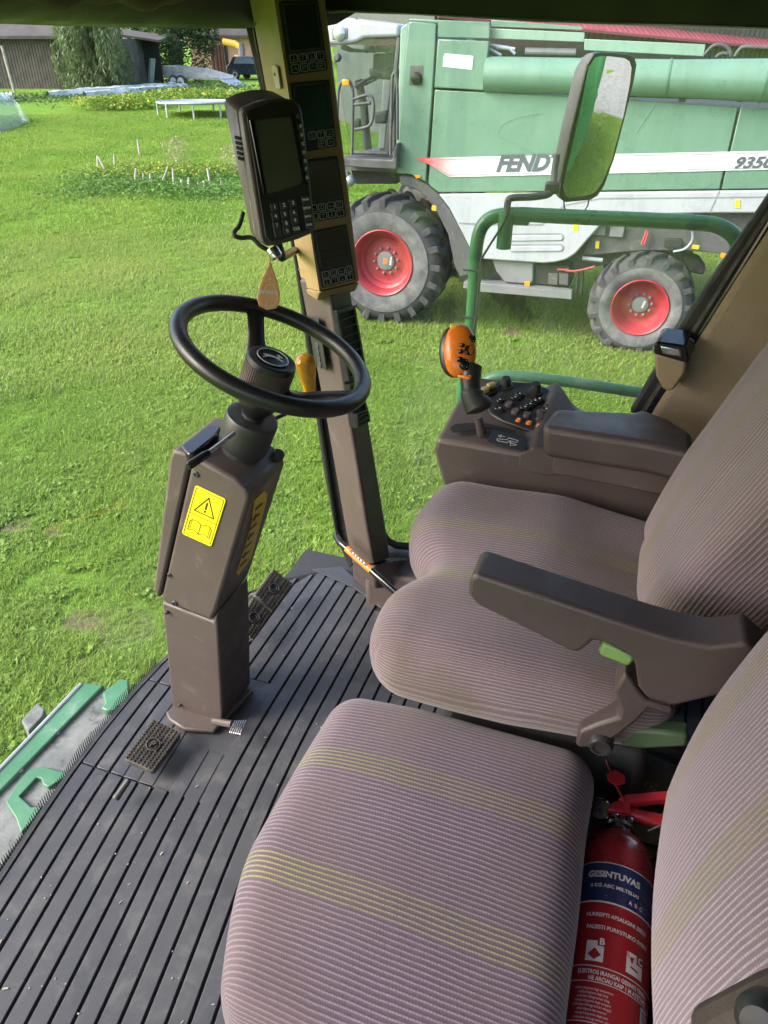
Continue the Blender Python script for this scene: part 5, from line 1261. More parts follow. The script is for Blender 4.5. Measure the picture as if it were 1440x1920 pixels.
obj('recess_lamp', MB().lathe([(.075, 0), (.07, .03), (.05, .05), (.01, .055)], atY(781, 147, YF - .005), (0, -1, 0), 20), 'black_gloss', front_p)
# silver lower fairing
fair = panel('lower_fairing', [(822, 364), (1100, 361), (1349, 358), (1560, 355), (1560, 400), (1330, 400), (1180, 404), (1150, 410), (1124, 425), (1100, 452), (1079, 476), (1062, 487), (1042, 492), (1018, 494), (905, 486), (884, 472), (862, 428), (842, 390)], 'fendt_grey', .07, YF - .02, .02)
panel('fairing_seam', [(1347, 358), (1350, 358), (1332, 399), (1329, 399)], 'decal_line', .003, YF - .024, 0, fair)
panel('fairing_crease', [(1125, 371), (1560, 367), (1560, 369.5), (1125, 373.5), (1060, 386), (1040, 405), (1035, 404), (1056, 384)], 'fendt_shade', .003, YF - .024, 0, fair)
panel('fairing_crease', [(860, 417), (900, 419), (1015, 420), (1035, 406), (1037, 407), (1017, 423), (900, 422), (861, 420)], 'fendt_shade', .003, YF - .024, 0, fair)
for y0 in (438, 458):
    panel('louvre', [(958, y0), (1052, y0 - 1), (1058, y0 + 4), (1055, y0 + 13), (958, y0 + 14), (955, y0 + 7)], 'fendt_shade', .003, YF - .024, 0, fair)
    panel('louvre_lip', [(958, y0 + 4), (1052, y0 + 3), (1056, y0 + 8), (1052, y0 + 13), (958, y0 + 14)], 'fendt_grey', .02, YF - .035, .006, fair)
for a in ((1079, 425), (1383, 381)): panel('warning_label', [(a[0] - 4, a[1] - 7), (a[0] + 5, a[1] - 7), (a[0] + 4, a[1] + 9), (a[0] - 5, a[1] + 9)], 'yellow_sticker', .003, YF - .026, 0, fair)
for l in ([(930, 249), (962, 266), (1012, 290), (1011.6, 290.6), (961.6, 266.6), (929.6, 249.6)], [(930, 249), (940, 232), (968, 219), (1018, 210), (1018, 210.6), (968, 219.7), (940.7, 232.5), (930.8, 249.3)], [(1190, 250), (1230, 190), (1230.8, 190.2), (1190.8, 250.2)]): panel('scratch', l, 'fendt_pale', .002, YF - .013, 0, side_p)
# panel gaps
for l in ([(819, 46), (820.5, 46), (813, 166), (800, 343), (798.5, 342), (811.5, 166)], [(1386, 200), (1388, 200), (1366, 290), (1351, 355), (1349.5, 355), (1364.5, 290)]): panel('panel_gap', l, 'seam_dark', .02, YF + .02, 0)

# ---- cab
cabp = thing('cab', (0, 0, 0)); cabp.parent = fe_; cabp.location = (-2.4, -1.2, 2.2)
YB = YF + .05
roof = obj('cab_roof', MB().prism(FP([(612, 36), (625, 30), (690, 40), (748, 46), (748, 70), (682, 72), (668, 80), (640, 84), (612, 82)], YB), (0, 2.2, 0)), 'fendt_grey', cabp, smooth=30, bevel=.04, bseg=3)
lampf = obj('roof_lamp_frame', MB().prism(FP([(621, 52), (652, 52), (652, 74), (622, 75)], YB - .01), (0, .05, 0)), 'chassis_light', roof, bevel=.015)
obj('roof_lamp', MB().lathe([(.085, 0), (.08, .02), (.05, .045), (.01, .05)], atY(637, 63, YB - .005), (0, -1, 0), 20), 'lamp_glass', lampf)
obj('antenna', MB().tube(FP([(661, 56), (669, 34)], YB + .1), .014, 6), 'chassis', roof)
gl_ = [(622, 82), (668, 82), (684, 74), (744, 71), (736, 150), (722, 286), (660, 284), (648, 230), (632, 130)]
obj('door_glass', MB().prism(FP(gl_, YB + .02), (0, .012, 0)), 'cab_glass', cabp, smooth=0)
fr1 = FP([(744, 70), (750, 70), (742, 160), (728, 290), (720, 288), (734, 160)], YB); obj('door_frame', MB().prism(fr1, (0, .06, 0)), 'chassis', cabp, bevel=.01)
obj('door_frame', MB().tube(FP([(662, 286), (728, 288)], YB + .02), .025, 8), 'chassis', cabp)
obj('far_pillar', MB().box((-4.2, 12.3, 2.9), (.1, .1, 1.7)), 'chassis', cabp)
obj('far_pillar', MB().box((-3.0, 12.3, 2.9), (.1, .1, 1.7)), 'chassis', cabp)
obj('cab_floor', MB().span((-4.5, 10.35, 2.1), (-3.25, 12.3, 2.2)), 'chassis', cabp)
obj('cab_rear_wall', MB().span((-3.32, 10.5, 2.2), (-3.25, 12.3, 3.7)), 'chassis_light', cabp)
obj('far_glass', MB().span((-4.3, 12.3, 2.2), (-3.3, 12.32, 3.6)), 'cab_glass', cabp)
def inner(name, l, y, th, mat='chassis_dark', parent=cabp, bev=.03): return obj(name, MB().prism(FP(l, y), (0, th, 0)), mat, parent, smooth=30, bevel=bev)
se = inner('driver_seat', [(690, 128), (732, 130), (733, 150), (692, 148)], 11.1, .45)
inner('seat_back', [(699, 100), (724, 100), (727, 132), (697, 130)], 11.1, .4, parent=se); inner('head_rest', [(703, 84), (720, 84), (721, 98), (702, 98)], 11.15, .28, parent=se)
inner('instructor_rest', [(680, 85), (694, 85), (695, 99), (681, 99)], 11.8, .3)
inner('side_console', [(700, 212), (728, 206), (726, 232), (702, 232)], 10.9, .3); inner('gear_console', [(664, 222), (676, 226), (676, 240), (662, 240)], 11.0, .2)
inner('rear_trim', [(722, 80), (742, 76), (722, 280), (708, 282)], 11.9, .2, 'chassis_light')
obj('steering_post', MB().tube(FP([(690, 280), (682, 200), (672, 150)], 11.0), .06, 10), 'chassis_dark', cabp)
obj('cab_wheel', MB().tube([atY(690, 152, 11.0) + V(.17 * cos(q), .19 * sin(q), .07 * cos(q)) for q in np.linspace(0, 2 * pi, 25)[:-1]], .02, 8, closed=True), 'chassis_dark', cabp)
obj('work_lamp', MB().lathe([(.05, 0), (.05, .05), (.03, .07)], atY(634, 108, YB - .1), (0, -1, 0), 14), 'chassis', cabp)
obj('sun_visor', MB().prism(FP([(640, 82), (655, 90), (685, 94), (686, 99), (655, 98), (638, 92)], YB + .15), (0, .1, 0)), 'chassis_dark', cabp, bevel=.01)
# steps, rails and platform in front of the cab
obj('platform', MB().prism(FP([(636, 296), (735, 300), (742, 268), (746, 270), (743, 318), (735, 318), (642, 312)], YF - .15), (0, .6, 0)), 'chassis', fe_, bevel=.015)
for l in ([(632, 270), (634, 180), (640, 155), (651, 149), (659, 160), (662, 190), (660, 290)], [(663, 186), (690, 178), (700, 190), (700, 215), (692, 236), (665, 243)], [(663, 196), (695, 193)], [(745, 262), (745, 165), (742, 140), (737, 140), (735, 165), (732, 290)], [(634, 235), (630, 300)]):
    obj('grab_rail', MB().tube(smooth_path(FP(l, YF - .2), 4), .02, 8), 'chassis', fe_, smooth=60)
obj('reflector', MB().box(atY(648, 155, YF - .24), (.1, .02, .07)), 'lamp_amber', fe_, bevel=.01)
obj('axle_housing', MB().prism(FP([(655, 312), (740, 318), (745, 345), (665, 345)], YF + .3), (0, .8, 0)), 'chassis_dark', fe_, bevel=.02)
for a in ((648, 330), (656, 338)): obj('hydraulic_joint', MB().ball(atY(*a, YF), .08, 12, 8), 'zinc', fe_)
# fender and chassis
fend = panel('fender', [(748, 330), (770, 330), (800, 345), (822, 363), (845, 394), (866, 432), (884, 470), (900, 486), (900, 512), (862, 520), (852, 500), (840, 440), (815, 390), (785, 358), (750, 345)], 'chassis', .5, YF + .02, .02)
panel('fender_label', [(810, 384), (818, 386), (818, 396), (809, 394)], 'yellow_dull', .003, YF + .014, 0, fend)
obj('axle_beam', MB().span((-4.0, 10.6, .75), (-3.3, 13.2, 1.15)), 'chassis_dark', fe_)
obj('chassis_rail', MB().prism(FP([(860, 470), (1180, 400), (1560, 398), (1560, 478), (1260, 470), (1120, 500), (1020, 520), (860, 530)], YF + .35), (0, 2.2, 0)), 'chassis', fe_, bevel=.02)
panel('rear_chassis', [(1130, 400), (1560, 396), (1560, 490), (1380, 478), (1290, 470), (1200, 470), (1090, 480)], 'chassis', .06, YF + .12, .01)
for l, mt in (([(1118, 424), (1136, 420), (1134, 442), (1108, 440)], 'chassis_light'), ([(1145, 424), (1172, 424), (1168, 446), (1142, 444)], 'chassis_light'), ([(1245, 448), (1278, 448), (1278, 466), (1245, 464)], 'chassis_dark')): panel('control_box', l, mt, .08, YF + .06, .01)
for l in ([(1117, 452), (1124, 452), (1123, 466), (1116, 466)], [(1298, 458), (1312, 460), (1309, 468), (1296, 466)]): panel('warning_label', l, 'yellow_dull', .004, YF + .05, 0)
panel('side_marker', [(1352, 474), (1364, 476), (1362, 485), (1350, 483)], 'lamp_amber', .02, YF + .08, .004)
for l in ([(1203, 458), (1213, 432)], [(1208, 458), (1216, 434)], [(1060, 507), (1080, 508), (1115, 500)], [(1045, 505), (1066, 506)]): obj('hose', MB().tube(smooth_path(FP(l, YF + .05), 4), .014, 8), 'hose_red', fe_)
obj('hose', MB().tube(smooth_path(FP([(1262, 472), (1285, 466), (1298, 450), (1298, 434)], YF + .05), 5), .016, 8), 'zinc', fe_)
obj('hydraulic_rod', MB().tube(FP([(1092, 484), (1130, 488)], YF + .1), .03, 10), 'zinc', fe_)
panel('fuel_tank', [(922, 486), (1000, 492), (1000, 524), (996, 534), (946, 530), (930, 508)], 'chassis_light', .5, YF + .05, .02)
panel('battery_box', [(1003, 496), (1070, 498), (1068, 538), (1000, 534)], 'chassis_dark', .5, YF + .1, .02)
for a in (1028, 1048): panel('battery', [(a, 512), (a + 18, 513), (a + 17, 535), (a, 533)], 'chassis', .1, YF + .07, .005)
panel('side_marker', [(984, 528), (994, 528), (993, 537), (983, 536)], 'lamp_amber', .02, YF + .02, .003)
obj('side_step', MB().prism(FP([(870, 528), (902, 531), (1072, 547), (1072, 562), (896, 547), (868, 540)], YF - .05), (0, .25, 0)), 'chassis_light', fe_, bevel=.008)
for a, b in (((1000, 532), (1002, 552)), ((1069, 536), (1070, 560)), ((1085, 510), (1080, 552)), ((1093, 508), (1090, 550))): obj('step_hanger', MB().tube(FP([a, b], YF + .1), .02, 8), 'chassis_dark', fe_)
panel('trailing_arm', [(1280, 480), (1310, 486), (1324, 505), (1318, 516), (1290, 510)], 'chassis_dark', .3, YF + .3, .02)
obj('straw_hood', MB().span((1.2, 10.5, 1.6), (2.6, 13.0, 2.2)), 'chassis', fe_, bevel=.03)

# ---- wheels
def wheel(cx, cz, R, W, y0, rimR, nl, bolts, hubmat, parent):
    ax = (0, 1, 0); c = V(cx, y0, cz)
    w = thing('wheel', (0, 0, 0)); w.parent = parent; w.location = V(cx, y0 + W / 2, 0) - Vector(parent.location)
    obj('tyre', MB().lathe([(rimR * 1.0, .06), (rimR * 1.06, .015), (rimR * 1.2, -.01), (R * .72, -.025), (R * .83, .0), (R * .905, .05), (R * .925, .14), (R * .93, W / 2), (R * .925, W - .14), (R * .9, W - .05), (R * .8, W), (rimR, W - .06)], c, ax, 72, cap0=False, cap1=False), 'tyre', w, smooth=60)
    obj('tyre_wall', MB().lathe([(rimR * 1.04, .008), (rimR * 1.15, -.013), (R * .68, -.031), (R * .765, -.023)], c, ax, 72, cap0=False, cap1=False), 'tyre_wall', w, smooth=60)
    mb = MB()
    for k in range(nl):
        for s_ in (0, 1):
            q0 = 2 * pi * (k + .5 * s_) / nl
            def pt(q, y, r): return c + V(r * sin(q), y, r * cos(q))
            ya, yb = (0.0, W * .55) if s_ == 0 else (W, W * .45)
            dq = .26; dth = 2 * pi / nl * .21
            secs = []
            for t in (0, .28, .65, 1):
                q = q0 + dq * t; y = ya + (yb - ya) * t; rt = R * (.955 if t == 0 else 1.0); rb = R * (.80 if t == 0 else .9)
                yo = (-.008 if s_ == 0 else .008) if t == 0 else 0
                secs.append([pt(q - dth, y + yo, rb), pt(q - dth * .8, y + yo, rt), pt(q + dth * .8, y + yo, rt), pt(q + dth, y + yo, rb)])
            mb.sheet(secs); o_ = len(mb.v) - 16; mb.f += [[o_, o_ + 1, o_ + 2, o_ + 3], [o_ + 15, o_ + 14, o_ + 13, o_ + 12]]; mb.mi += [0, 0]
    obj('tread_lugs', mb, 'tyre', w, smooth=20, bevel=.012, kind='stuff')
    rim = obj('rim', MB().lathe([(rimR * 1.02, .07), (rimR * 1.03, .0), (rimR * 1.0, -.012), (rimR * .96, .0), (rimR * .92, .03), (rimR * .88, .05), (rimR * .84, .12), (rimR * .74, .15), (rimR * .70, .19), (rimR * .62, .2), (rimR * .5, .19), (rimR * .3, .185), (.01, .185)], c, ax, 56, cap0=False), 'rim_red', w, smooth=40)
    obj('hub', MB().lathe([(rimR * .3, .184), (rimR * .29, .16), (rimR * .22, .15), (.01, .15)], c, ax, 28), hubmat, rim, bevel=.004)
    for k in range(bolts):
        q = 2 * pi * (k + .3) / bolts; b = c + V(rimR * .4 * sin(q), .19, rimR * .4 * cos(q))
        obj('wheel_bolt', MB().lathe([(.022, 0), (.022, -.02), (.014, -.024), (.012, -.04), (.002, -.042)], b, ax, 8), 'hub_grey', rim)
    return rim, c
r1, c1 = wheel(-3.6, .91, .925, .72, YF - .1, .46, 20, 10, 'hub_grey', fe_)
obj('hub_sticker', MB().box(c1 + V(.0, .148, .0), (.065, .004, .08)), 'orange_sticker', r1); obj('hub_scratch', MB().box(c1 + V(.085, .148, .01), (.025, .003, .12), Matrix.Rotation(.15, 3, 'Y')), 'decal_white', r1)
r2, c2 = wheel(.075, .63, .69, .56, YF - .12, .365, 17, 10, 'hub_grey', fe_)
obj('hub_scratch', MB().box(c2 + V(.04, .148, .01), (.025, .003, .1), Matrix.Rotation(.25, 3, 'Y')), 'decal_white', r2)
wheel(-3.6, .91, .925, .72, 12.9, .46, 20, 10, 'hub_grey', fe_); wheel(.075, .63, .69, .56, 12.6, .365, 17, 10, 'hub_grey', fe_)
# ------------------------------------------------------------------ ground
def terr(x, y):
    d = sqrt(x * x + y * y)
    return interp(d, [0, 15, 24, 38, 52, 100, 200, 700], [0, 0, .28, 1.06, 1.74, 2.25, 3.0, 8.0]) + .02 * mnoise.noise(V(x * .5, y * .5, 0)) * min(1, d / 6)
def atG(x, y):
    r = ray(x, y); d = 2.0
    h = sqrt(r.x ** 2 + r.y ** 2)
    for i in range(3000):
        p = CAM + r * d
        if p.z <= terr(p.x, p.y): return p
        d *= 1.004
    return p
bare = [(atG(x, y), rx * .85, ry * .85, s_ * .62) for x, y, rx, ry, s_ in ((962, 625, .75, .5, 1), (800, 690, .6, .5, .6), (555, 985, .6, .3, .8), (60, 1000, .7, .5, .9), (200, 1170, .7, .4, .8), (780, 960, .35, .6, .7), (280, 1190, .4, .3, .8), (640, 720, .5, .3, .5), (120, 1240, .4, .3, .7), (1020, 690, .6, .4, .5), (680, 640, .5, .25, .5), (250, 660, 1.0, .4, .35), (700, 960, .35, .3, .7), (100, 1090, .5, .4, .6), (750, 1000, .3, .4, .8))]
def bareness(x, y):
    b = 0
    for p, rx, ry, s_ in bare:
        e = ((x - p.x) / rx) ** 2 + ((y - p.y) / ry) ** 2
        if e < 4: b = max(b, s_ * math.exp(-e * .9) * (1 + .9 * mnoise.noise(V(x * 3.2, y * 3.2, 1))))
    b += max(0, mnoise.noise(V(x * .9, y * .9, 4)) - .3) * .55
    return min(1, max(0, b))
mb = MB(); NA, ANG0, ANG1 = 230, radians(20), radians(185)
rad = np.concatenate([np.linspace(.4, 20, 110), 20 * (700 / 20) ** (np.arange(1, 61) / 60)])
ang = np.linspace(ANG0, ANG1, NA)
verts = []; bv = []
for r_ in rad:
    for a in ang:
        x, y = r_ * cos(a), r_ * sin(a); verts.append(V(x, y, terr(x, y))); bv.append(bareness(x, y) if r_ < 26 else 0.0)
NR = len(rad)
mb.v = verts; mb.f = [(i * NA + j, i * NA + j + 1, (i + 1) * NA + j + 1, (i + 1) * NA + j) for i in range(NR - 1) for j in range(NA - 1)]; mb.mi = [0] * len(mb.f); mb.att['bare'] = bv
# the rest of the circle, behind the camera, coarser
o0 = len(mb.v); ang2 = np.linspace(ANG1, ANG0 + 2 * pi, 60); rad2 = np.concatenate([[.4], np.linspace(2, 20, 12), 20 * (700 / 20) ** (np.arange(1, 16) / 15)])
for r_ in rad2:
    for a in ang2:
        x, y = r_ * cos(a), r_ * sin(a); mb.v.append(V(x, y, terr(x, y))); bv.append(0.0)
mb.f += [(o0 + i * 60 + j, o0 + i * 60 + j + 1, o0 + (i + 1) * 60 + j + 1, o0 + (i + 1) * 60 + j) for i in range(len(rad2) - 1) for j in range(59)]; mb.mi += [0] * (len(mb.f) - len(mb.mi))
m, t, p = base_mat('field')
co = t.coord(); b = t.attr('bare')
n1 = t.noise(.35, 5, .6, co); n2 = t.noise(3.0, 6, .65, co); n3 = t.noise(28, 4, .7, co); n4 = t.noise(110, 3, .7, co)
g = t.mix(t.rng(n1, .35, .65), (.14, .28, .032), (.2, .35, .046)); g = t.mix(t.math('MULTIPLY', t.rng(n2, .45, .75), .5), g, (.25, .35, .06))
g = t.mix(t.math('MULTIPLY', t.rng(n3, .42, .7), .6), g, (.05, .1, .014)); g = t.mix(t.math('MULTIPLY', t.rng(n4, .5, .75), .4), g, (.2, .3, .06))
soil = t.mix(t.rng(n3, .35, .65), (.2, .165, .105), (.14, .115, .07))
bb = t.rng(t.math('ADD', b, t.math('MULTIPLY', t.math('SUBTRACT', n3, .5), .5)), .3, .75)
t.put(p.inputs['Base Color'], t.mix(bb, g, soil)); p.inputs['Roughness'].default_value = .95; p.inputs['Specular IOR Level'].default_value = .1
t.put(p.inputs['Normal'], t.bump(t.math('ADD', n3, n4), .7, .05))
ground = obj('ground', mb, 'field', kind='structure', smooth=180)

# ------------------------------------------------------------------ leaves
def leaves(name, pts, sizes, mat, parent=None, droop=0.0, aspect=1.0, **k):
    """many small leaf faces, each with its own facing and tone"""
    n = len(pts); pts = np.asarray(pts, float); sizes = np.asarray(sizes, float)
    th = rng.uniform(0, 2 * pi, n); nz = rng.uniform(-1, 1, n); 
    a = np.stack([np.cos(th), np.sin(th), rng.uniform(-.5, .5, n) - droop], 1); a /= np.linalg.norm(a, axis=1)[:, None]
    b = rng.normal(size=(n, 3)); b -= a * (a * b).sum(1)[:, None]; b /= np.linalg.norm(b, axis=1)[:, None]
    A = a * sizes[:, None] * .5 * aspect; B = b * sizes[:, None] * .28
    P = np.stack([pts - A, pts + B - A * .1, pts + A, pts - B - A * .1], 1).reshape(-1, 3)
    mb = MB(); mb.v = [Vector(v) for v in P]; mb.f = [(4 * i, 4 * i + 1, 4 * i + 2, 4 * i + 3) for i in range(n)]; mb.mi = [0] * n
    mb.att['tone'] = np.repeat(rng.uniform(0, 1, n), 4).tolist()
    return obj(name, mb, mat, parent, smooth=0, **k)
def clump_pts(n, c, r, nclump=14, squash=1.0, seed=0):
    g = np.random.default_rng(seed); cs = []
    while len(cs) < nclump:
        v = g.uniform(-1, 1, 3)
        if np.linalg.norm(v) < 1: cs.append(v * (.55 + .45 * g.random()))
    cs = np.array(cs); rr = g.uniform(.25, .5, nclump)
    i = g.integers(0, nclump, n); v = g.normal(size=(n, 3)); v /= np.linalg.norm(v, axis=1)[:, None]
    p = cs[i] + v * (rr[i] * g.uniform(.5, 1, n) ** .5)[:, None]
    return np.array(c) + p * np.array([r[0], r[1], r[2]])
def tree(name, base, h, cr, mat, label, seed, n=2600, leaf=.28, group='trees behind the yard', droop=0.0, low=.0):
    base = Vector(base); t = thing(name, base, label, 'tree', group)
    mb = MB(); g = random.Random(seed)
    tops = base + V(g.uniform(-.3, .3), g.uniform(-.3, .3), h * .8)
    mb.tube(smooth_path([base - V(0, 0, .3), base + V(g.uniform(-.15, .15), 0, h * .3), tops], 4), [.035 * h * (1 - .08 * i) for i in range(9)], 8)
    for i in range(7):
        a = g.uniform(0, 2 * pi); z0 = g.uniform(.2, .65) * h; st = lerp(base, tops, z0 / (h * .8)); e = st + V(cos(a) * cr * .8, sin(a) * cr * .8, g.uniform(.1, .3) * h)
        mb.tube([st, lerp(st, e, .5) + V(0, 0, .1), e], [.014 * h, .01 * h, .004 * h], 6)
    obj('trunk', mb, 'bark', t, smooth=60)
    P = clump_pts(n, base + V(0, 0, h * (.56 - low * .12)), (cr, cr, h * (.46 + low * .12)), 20, 1, seed)
    if droop:
        k = np.repeat(P[: n // 6], 6, 0); k[:, 2] -= np.tile(np.arange(6) * leaf * 1.1, len(k) // 6); k[:, :2] += rng.normal(size=(len(k), 2)) * .05; P = np.concatenate([P, k])
        P = P[P[:, 2] > base.z + .15]
    leaves('crown', P, rng.uniform(.6, 1.2, len(P)) * leaf, mat, t, droop=droop * 1.5, aspect=1.2 + droop)
    return t

# ------------------------------------------------------------------ far yard, on the left
D1 = 55
def gd(x, y): return atG(x, y)
# weathered plank barn
bl, brr = gd(-120, 165), gd(212, 168)
bd_ = (brr - bl); bd_.z = 0; bdir = bd_.normalized(); bn = V(-bdir.y, bdir.x, 0)
if bn.dot(V(bl.x, bl.y, 0)) < 0: bn = -bn
barn = thing('wooden_barn', (bl + brr) / 2, 'long weathered dark plank barn with grey roof at the far left', 'barn')
bz0 = min(bl.z, brr.z) - .2
bm_ = gd(100, 165); br_ = ray(100, 72); bh = CZ + br_.z * sqrt(bm_.x ** 2 + bm_.y ** 2) / sqrt(br_.x ** 2 + br_.y ** 2) - bz0
npl = 62; wl = bd_.length / npl
for i in range(npl):
    a = V(bl.x, bl.y, 0) + bdir * wl * i; jj = random.uniform(-.03, .03); hh = bh + random.uniform(-.06, .04)
    obj('plank', MB().prism([a + V(0, 0, bz0), a + bdir * (wl - .035) + V(0, 0, bz0), a + bdir * (wl - .035) + V(0, 0, bz0 + hh), a + V(0, 0, bz0 + hh)], bn * (.05 + jj)), ['old_wood', 'old_wood', 'old_wood_pale'][random.randrange(3)] if i % 5 == 0 else 'old_wood', barn, smooth=0)
A0 = V(bl.x, bl.y, bz0) + bn * .06; A1 = V(brr.x, brr.y, bz0) + bn * .06
obj('wall', MB().prism([A0, A1, A1 + V(0, 0, bh), A0 + V(0, 0, bh)], bn * 7), 'old_wood', barn, smooth=0)
e0, e1_ = A0 - bdir * .4 - bn * .5 + V(0, 0, bh - .05), A1 + bdir * .3 - bn * .5 + V(0, 0, bh - .05)
obj('roof', MB().prism([e0, e1_, e1_ + bn * 4.5 + V(0, 0, 1.9), e0 + bn * 4.5 + V(0, 0, 1.9)], V(0, 0, .15)), 'grey_roof', barn, smooth=0)
# fence posts before the barn
for x, y0, y1 in ((28, 175, 106), (122, 163, 108)):
    p = gd(x, y0); hgt = (y0 - y1) / FPX * ((p - CAM).dot(FW)) * 1.08
    obj('fence_post', MB().tube([p - V(0, 0, .1), p + V(-.12, 0, hgt)], .07, 8), 'stake_wood', label='tall pale wooden post before the barn, %s' % ('leftmost one' if x < 60 else 'nearer the willow tree'), cat='post', group='posts before the barn')
# dark shed with corrugated side
shp = gd(262, 158); sd0 = thing('garden_shed', shp, 'low dark open shed with corrugated side between the trees', 'shed')
dW = (shp - CAM).dot(FW) / FPX
Rx = V(Rt.x, Rt.y, 0)
obj('shed_wall', MB().box(shp + V(0, 0, 1.25) + Hd * 1.2, (2.6, .1, 2.5), Matrix((Rt, Hd, Uz)).transposed()), 'chassis_dark', sd0)
mb = MB(); cs = shp - Rx * 2.3
for i in range(10): mb.tube([cs + V(0, 0, .15 + .26 * i) - Rx * .45, cs + V(0, 0, .15 + .26 * i) + Rx * .45], .14, 8)
obj('corrugated_side', mb, 'zinc', sd0, smooth=60)
obj('shed_roof', MB().prism([shp - Rx * 1.9 + V(0, 0, 2.75), shp + Rx * 1.7 + V(0, 0, 2.3), shp + Rx * 1.7 + Hd * 3 + V(0, 0, 2.6), shp - Rx * 1.9 + Hd * 3 + V(0, 0, 3.0)], V(0, 0, .12)), 'grey_roof', sd0)
obj('leaning_board', MB().box(shp + Rx * .9 + V(0, 0, .7), (.12, .5, 1.5), Matrix.Rotation(.3, 3, 'Y')), 'zinc', sd0)
# house with orange wall
hp_ = gd(400, 136) + Hd * 14; hz = terr(hp_.x, hp_.y)
ho = thing('far_house', V(hp_.x, hp_.y, hz), 'far house with orange wall and dark roof behind the trailer', 'house')
M3 = Matrix((Rt, Hd, Uz)).transposed()
obj('wall', MB().box(V(hp_.x, hp_.y, hz + 1.4), (9, 5, 2.8), M3), 'house_orange', ho)
hb0 = V(hp_.x, hp_.y, hz + 2.7)
obj('roof', MB().prism([hb0 - Rx * 5 - Hd * 3, hb0 + Rx * 5 - Hd * 3, hb0 + Rx * 5 + V(0, 0, 3), hb0 - Rx * 5 + V(0, 0, 3)], V(0, 0, .2)), 'grey_roof', ho)
w_ = obj('window', MB().box(V(hp_.x, hp_.y, hz + 1.5) - Hd * 2.52 - Rx * 1.2, (1.2, .06, 1.0), M3), 'decal_white', ho); obj('pane', MB().box(V(hp_.x, hp_.y, hz + 1.5) - Hd * 2.56 - Rx * 1.2, (1.0, .04, .8), M3), 'car_glass', w_)
# stacked posts by the house, crane arm
for i, x in enumerate((402, 409, 415, 421, 428)):
    p = gd(x, 137); hgt = (137 - 84) / FPX * (p - CAM).dot(FW)
    obj('standing_log', MB().tube([p, p + V(0, 0, hgt * (1 - .08 * (i % 3)))], .16, 8), 'log_brown', label='dark red-brown upright log before the far house, ' + ['leftmost of the row', 'second from the left', 'middle of the row', 'second from the right', 'rightmost of the row'][i], cat='log', group='upright logs before the far house')
cp = gd(445, 140); dc = (cp - CAM).dot(FW)
cr_ = thing('yellow_loader', cp, 'yellow loader standing beyond the parked car', 'loader')
obj('boom', MB().tube([atD(418, 78, dc), atD(440, 82, dc), atD(455, 92, dc)], .25, 8), 'crane_yellow', cr_); obj('lower_arm', MB().tube([atD(440, 108, dc), atD(458, 112, dc)], .22, 8), 'crane_yellow', cr_)
obj('upright', MB().tube([atD(452, 84, dc), atD(456, 140, dc)], .3, 8), 'chassis', cr_)
obj('loader_wheel', MB().tube([atD(449, 128, dc) , atD(449, 128, dc) + Hd * .4], .8, 20), 'tyre', cr_)
# car
cc = gd(441, 160) + Hd * 9; cc.z = terr(cc.x, cc.y); dcr = (cc - CAM).dot(FW); fwd_c = (Rt * .9 - Hd * .35).normalized(); fwd_c.z = 0; lat_c = V(-fwd_c.y, fwd_c.x, 0)
car = thing('parked_car', cc, 'dark blue car parked at the end of the trailer', 'car')
prof = [(-2.0, .3), (-2.0, .85), (-1.75, 1.0), (-1.35, 1.45), (.0, 1.48), (.75, 1.0), (1.75, .85), (2.0, .6), (2.0, .3)]
obj('body', MB().prism([cc + fwd_c * a + V(0, 0, b) - lat_c * .85 for a, b in prof], lat_c * 1.7), 'car_blue', car, bevel=.08, bseg=3)
obj('windscreen', MB().prism([cc + fwd_c * a + V(0, 0, b) - lat_c * s_ for a, b, s_ in ((.1, 1.46, .7), (.8, 1.03, .78), (.8, 1.03, -.78), (.1, 1.46, -.7))], V(.02, 0, .03)), 'car_glass', car)
for s_ in (-1, 1):
    obj('side_glass', MB().prism([cc + fwd_c * a + V(0, 0, b) + lat_c * s_ * .855 for a, b in ((-1.3, 1.0), (.6, 1.0), (0, 1.4), (-1.1, 1.38))], lat_c * s_ * .01), 'car_glass', car)
    obj('headlight', MB().box(cc + fwd_c * 1.97 + V(0, 0, .7) + lat_c * s_ * .6, (.15, .3, .16)), 'lamp_glass', car, bevel=.03)
    for a in (-1.25, 1.3):
        wl_ = obj('wheel', MB().lathe([(.2, 0), (.31, .01), (.31, .2), (.2, .21)], cc + fwd_c * a + lat_c * s_ * .68 + V(0, 0, .31), lat_c * s_, 20), 'tyre', car); obj('wheel_rim', MB().lathe([(.2, .2), (.18, .215), (.02, .2)], cc + fwd_c * a + lat_c * s_ * .68 + V(0, 0, .31), lat_c * s_, 16), 'zinc', wl_)
# trailer
tp0, tp1 = gd(312, 163), gd(412, 166); td = (tp1 - tp0); tdir = V(td.x, td.y, 0).normalized(); tlat = V(-tdir.y, tdir.x, 0); Lt = td.length
tz = (tp0.z + tp1.z) / 2
trl = thing('car_trailer', (tp0 + tp1) / 2, 'galvanised twin-axle car trailer parked before the shed', 'trailer')
k0 = V(tp0.x, tp0.y, tz)
def tpt(a, z, l=0): return k0 + tdir * a * Lt + V(0, 0, z) + tlat * l
obj('side_wall', MB().prism([tpt(-.02, .55), tpt(1.0, .45), tpt(1.0, .62), tpt(.55, .98), tpt(-.02, 1.15)], tlat * .06), 'zinc', trl)
obj('far_wall', MB().prism([tpt(-.02, .55, 1.9), tpt(1.0, .45, 1.9), tpt(1.0, .62, 1.9), tpt(.55, .98, 1.9), tpt(-.02, 1.15, 1.9)], tlat * .06), 'zinc', trl)
